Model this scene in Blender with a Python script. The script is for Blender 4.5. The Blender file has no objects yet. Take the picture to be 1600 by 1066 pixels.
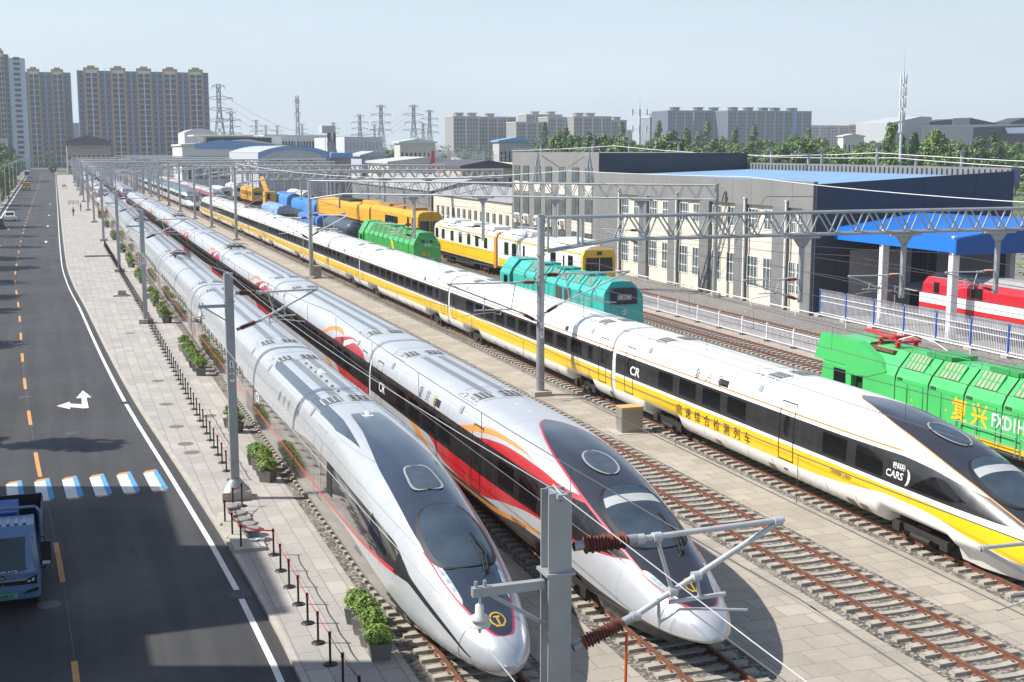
import bpy, bmesh, math, random
import numpy as np
from mathutils import Vector, Matrix, Euler
R = math.radians
random.seed(7)
S = bpy.context.scene
COL = S.collection
# ---------------------------------------------------------------- camera, sky, sun
F, CX, CY, VX, VY, H = 1980.0, 800.0, 533.0, 88.0, 232.0, 13.4
PITCH = math.atan((CY - VY) / F)
UP = np.array([0, -math.cos(PITCH), -math.sin(PITCH)])
_d = np.array([VX - CX, VY - CY, F]); AY = _d - UP * (_d @ UP); AY /= np.linalg.norm(AY)
AX = np.cross(AY, UP)
def ray(x, y):
    c = np.array([x - CX, y - CY, F]); return np.array([c @ AX, c @ AY, c @ UP])
def at(x, y, Y):                       # a point of the place at distance Y along the tracks
    r = ray(x, y); t = Y / r[1]; return Vector((r[0] * t, Y, H + r[2] * t))
cam_d = bpy.data.cameras.new('camera'); cam = bpy.data.objects.new('camera', cam_d); COL.objects.link(cam)
cam_d.sensor_width = 36; cam_d.lens = F / 1600 * 36; cam_d.clip_end = 20000; cam_d.clip_start = 0.5
Mx = Matrix(((AX[0], -AX[1], -AX[2]), (AY[0], -AY[1], -AY[2]), (UP[0], -UP[1], -UP[2])))   # columns: right, up, back in world
cam.matrix_world = Matrix.Translation((0, 0, H)) @ Mx.to_4x4()
S.camera = cam
W = bpy.data.worlds.new('World'); S.world = W; W.use_nodes = True
wn = W.node_tree; bg = wn.nodes['Background']
sky = wn.nodes.new('ShaderNodeTexSky'); sky.sky_type = 'NISHITA'; sky.sun_disc = False
SUN_EL = R(46); SUN = Vector((-AX[0], -AY[0], 0)).normalized() * math.cos(SUN_EL) + Vector((0, 0, math.sin(SUN_EL)))
sky.sun_elevation = SUN_EL; sky.sun_rotation = math.atan2(SUN.x, SUN.y)
sky.air_density = 1.0; sky.dust_density = 0.7; sky.ozone_density = 2.0; sky.altitude = 0
# pale milky air near the horizon over the sky texture, by height above the horizon
_g = wn.nodes.new('ShaderNodeNewGeometry'); _x = wn.nodes.new('ShaderNodeSeparateXYZ'); wn.links.new(_g.outputs['Incoming'], _x.inputs[0])
_a = wn.nodes.new('ShaderNodeMath'); _a.operation = 'ABSOLUTE'; wn.links.new(_x.outputs[2], _a.inputs[0])
_r = wn.nodes.new('ShaderNodeMapRange'); wn.links.new(_a.outputs[0], _r.inputs[0]); _r.inputs[1].default_value = 0; _r.inputs[2].default_value = .42; _r.inputs[3].default_value = .95; _r.inputs[4].default_value = .12
_m = wn.nodes.new('ShaderNodeMix'); _m.data_type = 'RGBA'; wn.links.new(_r.outputs[0], _m.inputs[0]); wn.links.new(sky.outputs[0], _m.inputs[6]); _m.inputs[7].default_value = (5.3, 6.08, 6.8, 1)
_n = wn.nodes.new('ShaderNodeTexNoise'); _n.inputs['Scale'].default_value = 2.2; _n.inputs['Detail'].default_value = 6; _v = wn.nodes.new('ShaderNodeMapping'); _v.inputs['Scale'].default_value = (1, 1, 5); wn.links.new(_g.outputs['Incoming'], _v.inputs[0]); wn.links.new(_v.outputs[0], _n.inputs['Vector'])
_k = wn.nodes.new('ShaderNodeMapRange'); wn.links.new(_n.outputs['Fac'], _k.inputs[0]); _k.inputs[1].default_value = .35; _k.inputs[2].default_value = .7; _k.inputs[3].default_value = .955; _k.inputs[4].default_value = 1.05
_c = wn.nodes.new('ShaderNodeVectorMath'); _c.operation = 'SCALE'; wn.links.new(_m.outputs[2], _c.inputs[0]); wn.links.new(_k.outputs[0], _c.inputs['Scale'])
wn.links.new(_c.outputs[0], bg.inputs[0]); bg.inputs[1].default_value = 0.11
sd = bpy.data.lights.new('sun', 'SUN'); sd.energy = 5.0; sd.angle = R(0.55); sd.color = (1, .955, .88)
so = bpy.data.objects.new('sun', sd); COL.objects.link(so); so.location = (-50, 20, 80)
so.rotation_euler = SUN.to_track_quat('Z', 'Y').to_euler()
S.view_settings.view_transform = 'Standard'; S.view_settings.look = 'None'
S.view_settings.exposure = 0.42; S.view_settings.gamma = 1; S.view_settings.use_curve_mapping = False
S.cycles.max_bounces = 5; S.cycles.glossy_bounces = 3; S.cycles.diffuse_bounces = 2; S.cycles.transmission_bounces = 3; S.cycles.volume_bounces = 0

# ---------------------------------------------------------------- helpers
class MB:
    def __init__(s): s.v = []; s.f = []; s.m = []; s.sm = []
    def add(s, vs, fs, mi=0, sm=False):
        b = len(s.v); s.v += [tuple(v) for v in vs]
        for f in fs: s.f.append(tuple(b + i for i in f)); s.m.append(mi); s.sm.append(sm)
        return s
    def box(s, x0, x1, y0, y1, z0, z1, mi=0):
        return s.add([(x, y, z) for z in (z0, z1) for y in (y0, y1) for x in (x0, x1)],
              [(0, 2, 3, 1), (4, 5, 7, 6), (0, 1, 5, 4), (2, 6, 7, 3), (0, 4, 6, 2), (1, 3, 7, 5)], mi)
    def frame(s, p, q):
        p = Vector(p); q = Vector(q); d = (q - p).normalized()
        u = d.cross(Vector((0, 0, 1)));
        if u.length < 1e-3: u = Vector((1, 0, 0))
        u.normalize(); return p, q, u, u.cross(d)
    def bar(s, p, q, w, h=None, mi=0):
        h = h or w; p, q, u, v = s.frame(p, q); u = u * w / 2; v = v * h / 2
        return s.add([p - u - v, p + u - v, p + u + v, p - u + v, q - u - v, q + u - v, q + u + v, q - u + v],
              [(0, 3, 2, 1), (4, 5, 6, 7), (0, 1, 5, 4), (1, 2, 6, 5), (2, 3, 7, 6), (3, 0, 4, 7)], mi)
    def cyl(s, p, q, r0, r1=None, n=8, mi=0, cap=True):
        r1 = r0 if r1 is None else r1; p, q, u, v = s.frame(p, q); b = []
        for c, r in ((p, r0), (q, r1)):
            for i in range(n):
                a = 2 * math.pi * i / n; b.append(c + u * (r * math.cos(a)) + v * (r * math.sin(a)))
        s.add(b, [(i, (i + 1) % n, n + (i + 1) % n, n + i) for i in range(n)], mi, n > 5)
        if cap: s.add(b, [tuple(range(n))[::-1], tuple(range(n, 2 * n))], mi)
        return s
    def tube(s, pts, r, n=6, mi=0):
        for a, b in zip(pts[:-1], pts[1:]): s.cyl(a, b, r, r, n, mi, False)
        return s
    def lathe(s, prof, c, n=16, mi=0, ax='z'):          # prof: (radius, height)
        c = Vector(c); vs = []
        for r, h in prof:
            for i in range(n):
                a = 2 * math.pi * i / n; x, y = r * math.cos(a), r * math.sin(a)
                vs.append(c + (Vector((x, y, h)) if ax == 'z' else Vector((h, x, y)) if ax == 'x' else Vector((x, h, y))))
        k = len(prof)
        s.add(vs, [(j * n + i, j * n + (i + 1) % n, (j + 1) * n + (i + 1) % n, (j + 1) * n + i) for j in range(k - 1) for i in range(n)], mi, True)
        return s.add(vs, [tuple(range(n))[::-1], tuple(range((k - 1) * n, k * n))], mi)
    def rows(s, rows, mi=0, sm=True, closed=False):      # lofted grid
        n = len(rows[0]); vs = [p for r in rows for p in r]
        e = n if closed else n - 1
        return s.add(vs, [(j * n + i, j * n + (i + 1) % n, (j + 1) * n + (i + 1) % n, (j + 1) * n + i) for j in range(len(rows) - 1) for i in range(e)], mi, sm)
    def prism(s, poly, y0, y1, mi=0, ax='y'):            # poly in (x,z) extruded along y  (ax x: poly (y,z) along x; z: (x,y) along z)
        n = len(poly); f = (lambda p, t: (p[0], t, p[1])) if ax == 'y' else (lambda p, t: (t, p[0], p[1])) if ax == 'x' else (lambda p, t: (p[0], p[1], t))
        vs = [f(p, y0) for p in poly] + [f(p, y1) for p in poly]
        return s.add(vs, [tuple(range(n)), tuple(range(n, 2 * n))[::-1]] + [(i, n + i, n + (i + 1) % n, (i + 1) % n) for i in range(n)], mi)
    def build(s, name, mats, parent=None, loc=None):
        me = bpy.data.meshes.new(name); me.from_pydata(s.v, [], s.f)
        for m in (mats if isinstance(mats, (list, tuple)) else [mats]): me.materials.append(m)
        me.polygons.foreach_set('material_index', s.m); me.polygons.foreach_set('use_smooth', s.sm)
        bm = bmesh.new(); bm.from_mesh(me)
        if len(s.f) < 60000: bmesh.ops.recalc_face_normals(bm, faces=bm.faces)
        bm.to_mesh(me); bm.free(); me.update()
        return link(name, me, parent, loc)
def link(name, me, parent=None, loc=None):
    o = bpy.data.objects.new(name, me); COL.objects.link(o)
    if parent: o.parent = parent
    if loc: o.location = loc
    return o
def tag(o, label=None, cat=None, group=None, kind=None):
    for k, v in (('label', label), ('category', cat), ('group', group), ('kind', kind)):
        if v: o[k] = v
    return o
def thing(name, label, cat, loc=(0, 0, 0), group=None, rz=0):
    o = bpy.data.objects.new(name, None); COL.objects.link(o); o.location = loc; o.rotation_euler.z = rz
    o.empty_display_size = .3
    return tag(o, label, cat, group)
def struct(name, mb, m): return tag(mb.build(name, m), kind='structure')
def dup(o, loc=None, label=None, rz=None, group=None, parent=None, scale=None):
    c = o.copy(); COL.objects.link(c)
    if parent is not None: c.parent = parent
    if loc is not None: c.location = loc
    if rz is not None: c.rotation_euler.z = rz
    if scale is not None: c.scale = scale
    if label: c['label'] = label
    if group: c['group'] = group
    for ch in list(o.children): dup(ch, parent=c)
    return c
def pchip(pts):
    xs = [p[0] for p in pts]; ys = [p[1] for p in pts]; n = len(xs)
    d = [(ys[i + 1] - ys[i]) / (xs[i + 1] - xs[i]) for i in range(n - 1)]
    m = [d[0]] + [0 if d[i - 1] * d[i] <= 0 else 2 * d[i - 1] * d[i] / (d[i - 1] + d[i]) for i in range(1, n - 1)] + [d[-1]]
    def f(x):
        if x <= xs[0]: return ys[0]
        if x >= xs[-1]: return ys[-1]
        i = next(k for k in range(n - 1) if x <= xs[k + 1]); h = xs[i + 1] - xs[i]; t = (x - xs[i]) / h
        return (ys[i] * (1 + 2 * t) * (1 - t) ** 2 + h * m[i] * t * (1 - t) ** 2 + ys[i + 1] * t * t * (3 - 2 * t) + h * m[i + 1] * t * t * (t - 1))
    return f
def lin(pts):
    xs = [p[0] for p in pts]; ys = [p[1] for p in pts]
    return lambda x: float(np.interp(x, xs, ys))

# ---------------------------------------------------------------- materials
class NT:
    def __init__(s, name):
        s.mat = bpy.data.materials.new(name); s.mat.use_nodes = True; s.t = s.mat.node_tree; s.p = s.t.nodes['Principled BSDF']
        tc = s.t.nodes.new('ShaderNodeTexCoord'); s.obj = tc.outputs['Object']; s.xyz = None
    def n(s, ty, **kw):
        nd = s.t.nodes.new(ty)
        for k, v in kw.items(): setattr(nd, k, v)
        return nd
    def L(s, a, b):
        if hasattr(a, 'is_linked'): s.t.links.new(a, b)
        else: b.default_value = a
    def c(s, i):
        if s.xyz is None: x = s.n('ShaderNodeSeparateXYZ'); s.L(s.obj, x.inputs[0]); s.xyz = x
        return s.xyz.outputs[i]
    def m(s, op, a, b=0.0):
        nd = s.n('ShaderNodeMath', operation=op); s.L(a, nd.inputs[0]); s.L(b, nd.inputs[1]); return nd.outputs[0]
    def lt(s, a, b): return s.m('LESS_THAN', a, b)
    def gt(s, a, b): return s.m('GREATER_THAN', a, b)
    def mul(s, *a):
        r = a[0]
        for b in a[1:]: r = s.m('MULTIPLY', r, b)
        return r
    def mix(s, f, a, b):
        nd = s.n('ShaderNodeMix', data_type='RGBA'); s.L(f, nd.inputs[0]); s.L(a, nd.inputs[6]); s.L(b, nd.inputs[7]); return nd.outputs[2]
    def mixf(s, f, a, b):
        nd = s.n('ShaderNodeMix', data_type='FLOAT'); s.L(f, nd.inputs[0]); s.L(a, nd.inputs[2]); s.L(b, nd.inputs[3]); return nd.outputs[0]
    def curve(s, v, pts, sx=35., sz=5., vec=False):
        nd = s.n('ShaderNodeFloatCurve'); cu = nd.mapping.curves[0]; pts = sorted(pts)
        if pts[0][0] > 0: pts = [(0, pts[0][1])] + pts
        if pts[-1][0] < sx: pts = pts + [(sx, pts[-1][1])]
        while len(cu.points) < len(pts): cu.points.new(.5, .5)
        for i, (a, b) in enumerate(pts):
            cu.points[i].location = (a / sx, b / sz); cu.points[i].handle_type = 'VECTOR' if vec else 'AUTO_CLAMPED'
        nd.mapping.update(); s.L(s.m('DIVIDE', v, sx), nd.inputs['Value']); nd.inputs['Factor'].default_value = 1
        return s.m('MULTIPLY', nd.outputs[0], sz)
    def noise(s, scale, det=4, vec=None, rough=.6):
        nd = s.n('ShaderNodeTexNoise'); nd.inputs['Scale'].default_value = scale; nd.inputs['Detail'].default_value = det
        nd.inputs['Roughness'].default_value = rough; s.L(vec or s.obj, nd.inputs['Vector']); return nd.outputs['Fac']
    def remap(s, v, a, b, c=0., d=1.):
        nd = s.n('ShaderNodeMapRange'); s.L(v, nd.inputs[0])
        for i, k in enumerate((a, b, c, d)): nd.inputs[1 + i].default_value = k
        return nd.outputs[0]
    def scaled(s, x, y, z):
        nd = s.n('ShaderNodeMapping'); s.L(s.obj, nd.inputs[0]); nd.inputs['Scale'].default_value = (x, y, z); return nd.outputs[0]
    def out(s, col, rough=.5, metal=0., bump=None, bs=.3, bd=.02, coat=0.):
        s.L(col, s.p.inputs['Base Color']); s.L(rough, s.p.inputs['Roughness']); s.L(metal, s.p.inputs['Metallic'])
        if coat: s.p.inputs['Coat Weight'].default_value = coat; s.p.inputs['Coat Roughness'].default_value = .06
        if bump is not None:
            b = s.n('ShaderNodeBump'); b.inputs['Strength'].default_value = bs; b.inputs['Distance'].default_value = bd
            s.L(bump, b.inputs['Height']); s.L(b.outputs[0], s.p.inputs['Normal'])
        return s.mat
def c4(c, k=1.0): return (c[0] * k, c[1] * k, c[2] * k, 1)
def M(name, col, rough=.6, metal=0., var=.12, scale=1.5, bump=0., coat=0.):
    t = NT(name); nz = t.noise(scale, 5)
    cc = t.mix(t.remap(nz, .3, .7), c4(col, 1 - var), c4(col, 1 + var))
    return t.out(cc, rough, metal, t.noise(scale * 8) if bump else None, bump, .02, coat)
def M_panel(name, col, dirv, step, rough=.55, var=.08, dark=.55, z0=0.):     # wall panels with thin joints
    t = NT(name); v = t.c(dirv); fr = t.m('FRACT', t.m('DIVIDE', v, step)); j = t.lt(fr, .02)
    base = t.mix(t.remap(t.noise(.35, 5), .3, .7), c4(col, 1 - var), c4(col, 1 + var))
    return t.out(t.mix(j, base, c4(col, dark)), rough)
m_white = M('white_paint', (.8, .8, .78), .35, 0, .04)
m_cream = M('cream_render', (.66, .605, .50), .8, 0, .06, .4, .1)
m_grey = M('grey_steel', (.33, .35, .36), .45, .5, .15, 1.2)
m_galv = M('galvanised_steel', (.36, .38, .39), .5, .35, .14, 1.0)
m_dark = M('dark_underframe', (.025, .023, .021), .7, 0, .3, 3)
m_black = M('black_paint', (.012, .012, .013), .45, 0, .1)
m_rubber = M('black_rubber', (.02, .02, .02), .8)
m_glass = M('dark_glass', (.012, .015, .018), .05, 0, .1, .4)
m_wind = M('windscreen_glass', (.042, .06, .08), .03, 0, .4, .6)
m_red = M('red_paint', (.58, .02, .025), .4)
m_rust = M('rusty_rail', (.17, .068, .042), .75, 0, .3, 4)
m_conc = M('concrete', (.42, .39, .34), .85, 0, .16, 1.5, .3)
m_conc2 = M('sleeper_concrete', (.37, .34, .285), .85, 0, .14, 2.2, .3)
m_yel = M('yellow_paint', (.80, .50, .02), .4, 0, .06)
m_orange = M('orange_paint', (.72, .27, .02), .4, 0, .06)
m_insul = M('brown_porcelain', (.24, .095, .075), .35, 0, .2, 8)
m_tube = M('pale_tube', (.52, .53, .53), .45, .2, .12, 3)
m_insw = M('white_porcelain', (.62, .62, .57), .3, 0, .06)
m_wire = M('bare_wire', (.5, .5, .5), .4, .6)
m_wired = M('dark_wire', (.09, .09, .09), .5, .3)
m_gold = M('gold_mark', (.62, .40, .06), .4, .3)
m_blue = M('blue_paint', (.02, .10, .42), .5)
def roadpaint(name, col):
    t = NT(name); w = t.remap(t.noise(14, 6, None, .75), .56, .72, 0, .75); c = t.mix(t.remap(t.noise(1.5, 4), .3, .7), c4(col, .86), c4(col, 1.08)); return t.out(t.mix(w, c, (.09, .09, .09, 1)), .75)
m_line = roadpaint('white_road_paint', (.74, .74, .72)); m_lineo = roadpaint('orange_road_paint', (.62, .29, .10)); m_lineb = roadpaint('blue_road_paint', (.10, .33, .68))
def asphalt():
    t = NT('asphalt'); big = t.noise(.12, 4); st = t.noise(1.0, 6, t.scaled(1.1, .035, 1)); fine = t.noise(30, 3); bl = t.noise(.5, 6, None, .7)
    c = t.mix(t.remap(big, .35, .65), (.029, .0295, .032, 1), (.044, .043, .0435, 1))
    c = t.mix(t.mul(t.remap(st, .42, .72), .6), c, (.075, .073, .07, 1)); c = t.mix(t.remap(bl, .56, .72, 0, .5), c, (.03, .031, .035, 1)); c = t.mix(t.mul(t.remap(fine, .5, .8), .4), c, (.10, .10, .10, 1))
    v = t.n('ShaderNodeTexVoronoi'); v.feature = 'DISTANCE_TO_EDGE'; v.inputs['Scale'].default_value = .16; nz = t.n('ShaderNodeTexNoise'); nz.inputs['Scale'].default_value = .8; ad = t.n('ShaderNodeVectorMath', operation='ADD'); t.L(t.obj, ad.inputs[0]); t.L(t.obj, nz.inputs['Vector']); t.L(nz.outputs['Color'], ad.inputs[1]); t.L(ad.outputs[0], v.inputs['Vector'])
    c = t.mix(t.mul(t.lt(v.outputs['Distance'], .0035), .55), c, (.018, .018, .02, 1))
    return t.out(c, t.remap(big, .3, .7, .85, .55), 0, fine, .35, .01)
def paving(name, col, w, h, rot=0, k=1.0, mort=.014):
    t = NT(name); mp = t.n('ShaderNodeMapping'); t.L(t.obj, mp.inputs[0]); mp.inputs['Rotation'].default_value = (0, 0, rot)
    b = t.n('ShaderNodeTexBrick'); t.L(mp.outputs[0], b.inputs[0]); b.offset = .5
    b.inputs['Color1'].default_value = c4(col, .86); b.inputs['Color2'].default_value = c4(col, 1.13); b.inputs['Mortar'].default_value = c4(col, .38)
    b.inputs['Scale'].default_value = 1; b.inputs['Mortar Size'].default_value = mort; b.inputs['Brick Width'].default_value = w; b.inputs['Row Height'].default_value = h
    st = t.noise(.35, 6); f2 = t.noise(9, 4)
    c = t.mix(t.remap(st, .38, .68, 0, .6), b.outputs[0], c4(col, .68)); c = t.mix(t.remap(t.noise(1.7, 6, None, .75), .58, .75, 0, .6), c, c4(col, .5)); c = t.mix(t.remap(f2, .45, .8, 0, .35), c, c4(col, 1.25))
    return t.out(c, .85, 0, b.outputs[1], -.25, .01)
def ballast(name, c0, c1, sc=13):
    t = NT(name); v = t.n('ShaderNodeTexVoronoi'); v.inputs['Scale'].default_value = sc; t.L(t.obj, v.inputs['Vector'])
    h = t.n('ShaderNodeSeparateColor'); t.L(v.outputs['Color'], h.inputs[0])
    c = t.mix(h.outputs[0], c4(c0), c4(c1)); c = t.mix(t.remap(v.outputs['Distance'], .35, .75, 0, .75), c, c4(c0, .22))
    c = t.mix(t.remap(t.noise(.5, 4), .4, .7, 0, .4), c, c4(c1, .7))
    return t.out(c, .9, 0, v.outputs['Distance'], -1.0, .06)
m_asph = asphalt()
m_pave = paving('pavement_tiles', (.395, .37, .338), 1.2, .6, math.pi / 2)
m_strip = paving('strip_tiles', (.39, .345, .285), 1.1, .8, 0)
m_ball = ballast('ballast_stone', (.075, .066, .058), (.40, .36, .31), 10)
m_ball2 = ballast('yard_gravel', (.20, .19, .175), (.36, .34, .31), 8)
def ground_mat():
    t = NT('ground'); a = t.noise(.02, 5); b = t.noise(.4, 5)
    c = t.mix(t.remap(a, .4, .6), (.09, .13, .045, 1), (.17, .17, .13, 1)); c = t.mix(t.remap(b, .4, .7, 0, .5), c, (.06, .09, .03, 1)); return t.out(c, .95)
m_ground = ground_mat()
def leafmat(name, a, b):
    t = NT(name); g = t.n('ShaderNodeObjectInfo'); v = t.noise(1.3, 2); v2 = t.n('ShaderNodeNewGeometry')
    c = t.mix(v2.outputs['Random Per Island'], c4(a), c4(b)); c = t.mix(t.remap(g.outputs['Random'], 0, 1, 0, .35), c, c4(a, .7))
    t.p.inputs['Subsurface Weight'].default_value = 0; m = t.out(c, .55); return m
m_leaf = leafmat('leaf_green', (.075, .15, .035), (.23, .345, .085))
m_leafd = leafmat('leaf_dark', (.055, .11, .04), (.16, .25, .08))
m_leafb = leafmat('leaf_bright', (.10, .20, .022), (.30, .43, .07))
m_bark = M('bark', (.10, .075, .05), .9, 0, .25, 3, .4)

# ---------------------------------------------------------------- ground, road, pavement
TR = [9.68, 15.1, 22.35, 27.75, 37.1, 43.9, 50.3]
ZR = .19                                                    # rail top
g = MB(); g.add([(-6000, -60, -.2), (8000, -60, -.2), (8000, 12000, -.2), (-6000, 12000, -.2)], [(0, 1, 2, 3)]); struct('ground', g, m_ground)
edge = [(-40, 5.35), (31.2, 5.2), (38.7, 5.03), (49.1, 4.5), (70.4, 3.25), (88.5, 2.5), (114.6, 1.62), (135, .85), (156.7, .42), (208, .22), (295, .08), (426, -.15), (900, -.75)]
edge_f = pchip(edge); eys = [-40, 0, 20] + list(np.arange(30, 170, 4)) + [180, 200, 240, 300, 400, 500, 700, 900]
lefte = lin([(-40, -9.5), (250, -11.2), (336, -11.9), (495, -13.1), (900, -16.8)])
r = MB(); r.rows([[(lefte(y) - .4, y, -.13), (edge_f(y) + .05, y, -.13)] for y in eys], 0, False); struct('road', r, m_asph)
def ribbon(name, fn, w, y0, y1, m, z=-.125, step=6):
    b = MB(); n = max(2, int((y1 - y0) / step)); ys = [y0 + (y1 - y0) * i / n for i in range(n + 1)]
    b.rows([[(fn(y) - w / 2, y, z), (fn(y) + w / 2, y, z)] for y in ys], 0, False); return b
b = MB()
for y0, y1 in ((-10, 37.5), (38.35, 69.6), (70.3, 880)):
    n = max(2, int((y1 - y0) / 5)); ys = [y0 + (y1 - y0) * i / n for i in range(n + 1)]
    b.rows([[(edge_f(y) - .55, y, -.126), (edge_f(y) - .37 - .06 * (y > 120), y, -.126)] for y in ys], 0, False)
n = 60; b.rows([[(lefte(y) + .25, y, -.126), (lefte(y) + .5, y, -.126)] for y in np.linspace(-10, 880, 40)], 0, False)
struct('edge_line_marking', b, m_line)
cen = pchip([(0, .5), (33.9, -.23), (43.6, -.62), (56.7, -1.42), (77.7, -2.41), (112.3, -3.6), (150.3, -4.96), (246, -5.95), (428, -6.6), (900, -8.5)])
b = MB()
for i, y in enumerate([30.5, 40.9, 55.6, 65.8, 76] + list(np.arange(86, 800, 10.2))):
    a, c = y, y + (4.4 if y > 40 and y < 41 else 3.7)
    if y == 55.6: a, c = 54.95, 59.6
    w = .085; b.rows([[(cen(t) - w, t, -.126), (cen(t) + w, t, -.126)] for t in (a, (a + c) / 2, c)], 0, False)
struct('lane_dash_marking', b, m_lineo)
b = MB(); b.rows([[(cen(t) + .005, t, -.1275), (cen(t) + .02, t, -.1275)] for t in np.linspace(20, 200, 40)], 0, False); struct('road_seam', b, M('seam', (.16, .15, .14), .8))
bw, bb, bo = MB(), MB(), MB()                               # the painted block crossing
for k in range(-1, 6):
    x = -2.62 + k * 1.075 - .0; y0, y1 = 50.95, 54.35; z = -.126
    def q(m, *p): m.add([(a + x, c_, z) for a, c_ in p], [(0, 1, 2, 3)])
    q(bw, (.16, 51.15), (.60, 50.98 + .1), (.42, 54.28), (0, 54.12))
    q(bb, (.60, 51.08), (.80, 51.32), (.58, 54.62), (.42, 54.28))
    q(bo, (0, 54.14), (.42, 54.30), (.585, 54.66), (.12, 54.5)); q(bo, (.16, 51.13), (.30, 50.78), (.80, 51.02), (.80, 51.30)) if 0 else q(bo, (.16, 51.13), (.24, 50.86), (.79, 51.0), (.60, 51.06))
for nm, m_, mm in (('crossing_white_marking', bw, m_line), ('crossing_blue_marking', bb, m_lineb), ('crossing_orange_marking', bo, m_lineo)): struct(nm, m_, mm)
b = MB()                                                    # lane arrow: ahead and left
def arrow(b, x, y, s=1, left=True):
    z = -.1255
    P = lambda pts: b.add([(x + px * s, y + py * s, z) for px, py in pts], [tuple(range(len(pts)))])
    P([(-.05, 0), (.30, 0), (.25, 3.0), (-.0, 3.0)]); P([(-.3, 3.0), (.52, 3.0), (.11, 5.2)])
    if left: P([(-.02, .05), (-.02, 1.15), (-.62, 1.55), (-.62, .55)]); P([(-.62, .0), (-.62, 2.1), (-1.3, 1.1)])
arrow(b, .62, 69.2); 
for y in (196, 236, 275, 330): arrow(b, -2.2, y, .75, False); arrow(b, -8.4, y - 6, .75, False)
struct('lane_arrow_marking', b, m_line)
def patchmat():
    t = NT('asphalt_patch'); c = t.mix(t.remap(t.noise(.4, 4), .35, .65), (.036, .038, .043, 1), (.048, .049, .052, 1)); return t.out(c, .75)
b = MB(); mp_ = patchmat()
for x0, x1, y0, y1 in ((-11, -3.2, 246, 268), (-9.7, -6.1, 205, 228), (-11, -6.4, 285, 330), (-11.5, -2.2, 430, 500)): b.add([(x0, y0, -.128), (x1, y0, -.128), (x1, y1, -.128), (x0, y1, -.128)], [(0, 1, 2, 3)])
struct('road_patch', b, mp_)
# kerb and pavement
b = MB(); b.rows([[(edge_f(y), y, -.13), (edge_f(y), y, 0), (edge_f(y) + .16, y, 0.004), (edge_f(y) + .16, y, -.13)] for y in eys], 0, False); struct('kerb', b, m_conc)
b = MB(); b.rows([[(edge_f(y) + .155, y, 0), (8.02, y, 0)] for y in eys if y < 720], 0, False); struct('pavement', b, m_pave)
b = MB(); b.rows([[(lefte(y) - .4, y, -.13), (lefte(y) - .4, y, .02), (lefte(y) - 4.5, y, .02)] for y in eys], 0, False); struct('left_pavement', b, M('left_pavement_concrete', (.34, .32, .29), .9, 0, .15, .5))
b = MB()
for x in TR: b.add([(x - 1.72, -20, -.015), (x + 1.72, -20, -.015), (x + 1.72, 660, -.015), (x - 1.72, 660, -.015)], [(0, 1, 2, 3)])
struct('ballast_bed', b, m_ball)
b = MB(); b.add([(7.9, -20, -.06), (140, -20, -.06), (140, 900, -.06), (7.9, 900, -.06)], [(0, 1, 2, 3)]); struct('yard_ground', b, m_ball2)
b = MB()
for i in range(4):
    x0, x1 = TR[i] + 1.62, TR[i + 1] - 1.62
    if i == 3: x0, x1 = TR[3] + 1.62, TR[4] - 1.62
    b.box(x0, x1, -20, 420, -.2, 0)
b.box(TR[5] + 1.5, TR[6] - 2.6, -20, 420, -.2, .0)
struct('paved_strip', b, m_strip)

# ---------------------------------------------------------------- tracks
rail_prof = [(-.07, -.02), (.07, -.02), (.07, .01), (.015, .03), (.015, .125), (.037, .14), (.037, ZR), (-.037, ZR), (-.037, .14), (-.015, .125), (-.015, .03), (-.07, .01)]
def sleeper_mb(b, y):
    xs = (-1.3, -.95, -.6, -.3, .3, .6, .95, 1.3); zs = (.03, .10, .105, .05, .05, .105, .10, .03); ws = (.14, .15, .14, .12, .12, .14, .15, .14)
    zs = (.075, .085, .075, .045, .045, .075, .085, .075)
    rows = [[(x, y - w, -.08), (x, y - w * .85, z), (x, y + w * .85, z), (x, y + w, -.08)] for x, z, w in zip(xs, zs, ws)]
    b.rows(rows, 0, False); b.add(rows[0], [(0, 1, 2, 3)]); b.add(rows[-1], [(3, 2, 1, 0)])
    for sx in (-.75, .75):
        for d in (-.12, .12): b.box(sx + d - .035, sx + d + .035, y - .06, y + .06, z, z + .05, 1) if 0 else b.box(sx + d - .03, sx + d + .03, y - .05, y + .05, .05, .115, 1)
sl = MB(); sleeper_mb(sl, 0); sl0 = None
tlabels = ['railway track under the nearest silver train beside the planters', 'railway track under the silver train with the red swoosh', 'empty rusty railway track between the red swoosh train and the yellow striped train', 'railway track under the white and yellow inspection train', 'railway track under the green and turquoise locomotives', 'rusty railway track just left of the low white railing', 'rusty railway track between the low white railing and the grey workshop']
for x, lab in zip(TR, tlabels):
    t = thing('railway_track', lab, 'railway track', (x, 0, 0), 'parallel railway tracks')
    for sx in (-.755, .755):
        b = MB(); b.prism([(p[0] + sx, p[1]) for p in rail_prof], -5, 660); b.build('rail', m_rust, t)
    y0 = 24.2 if x < 30 else 40 if x < 40 else 60
    for k in range(100):
        if sl0 is None: sl0 = sl.build('sleeper', [m_conc2, m_rust], t, (0, y0, 0))
        else: o = sl0.copy(); COL.objects.link(o); o.parent = t; o.location = (0, y0 + .6 * k, 0)
    b = MB()
    for k in range(100, 420): yy = y0 + .6 * k; b.add([(-1.3, yy - .13, -.01), (1.3, yy - .13, -.01), (1.3, yy - .1, .07), (-1.3, yy - .1, .07), (1.3, yy + .1, .07), (-1.3, yy + .1, .07)], [(0, 1, 2, 3), (3, 2, 4, 5)])
    tag(b.build('sleepers_beyond', m_conc2, t), kind='stuff')

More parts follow.
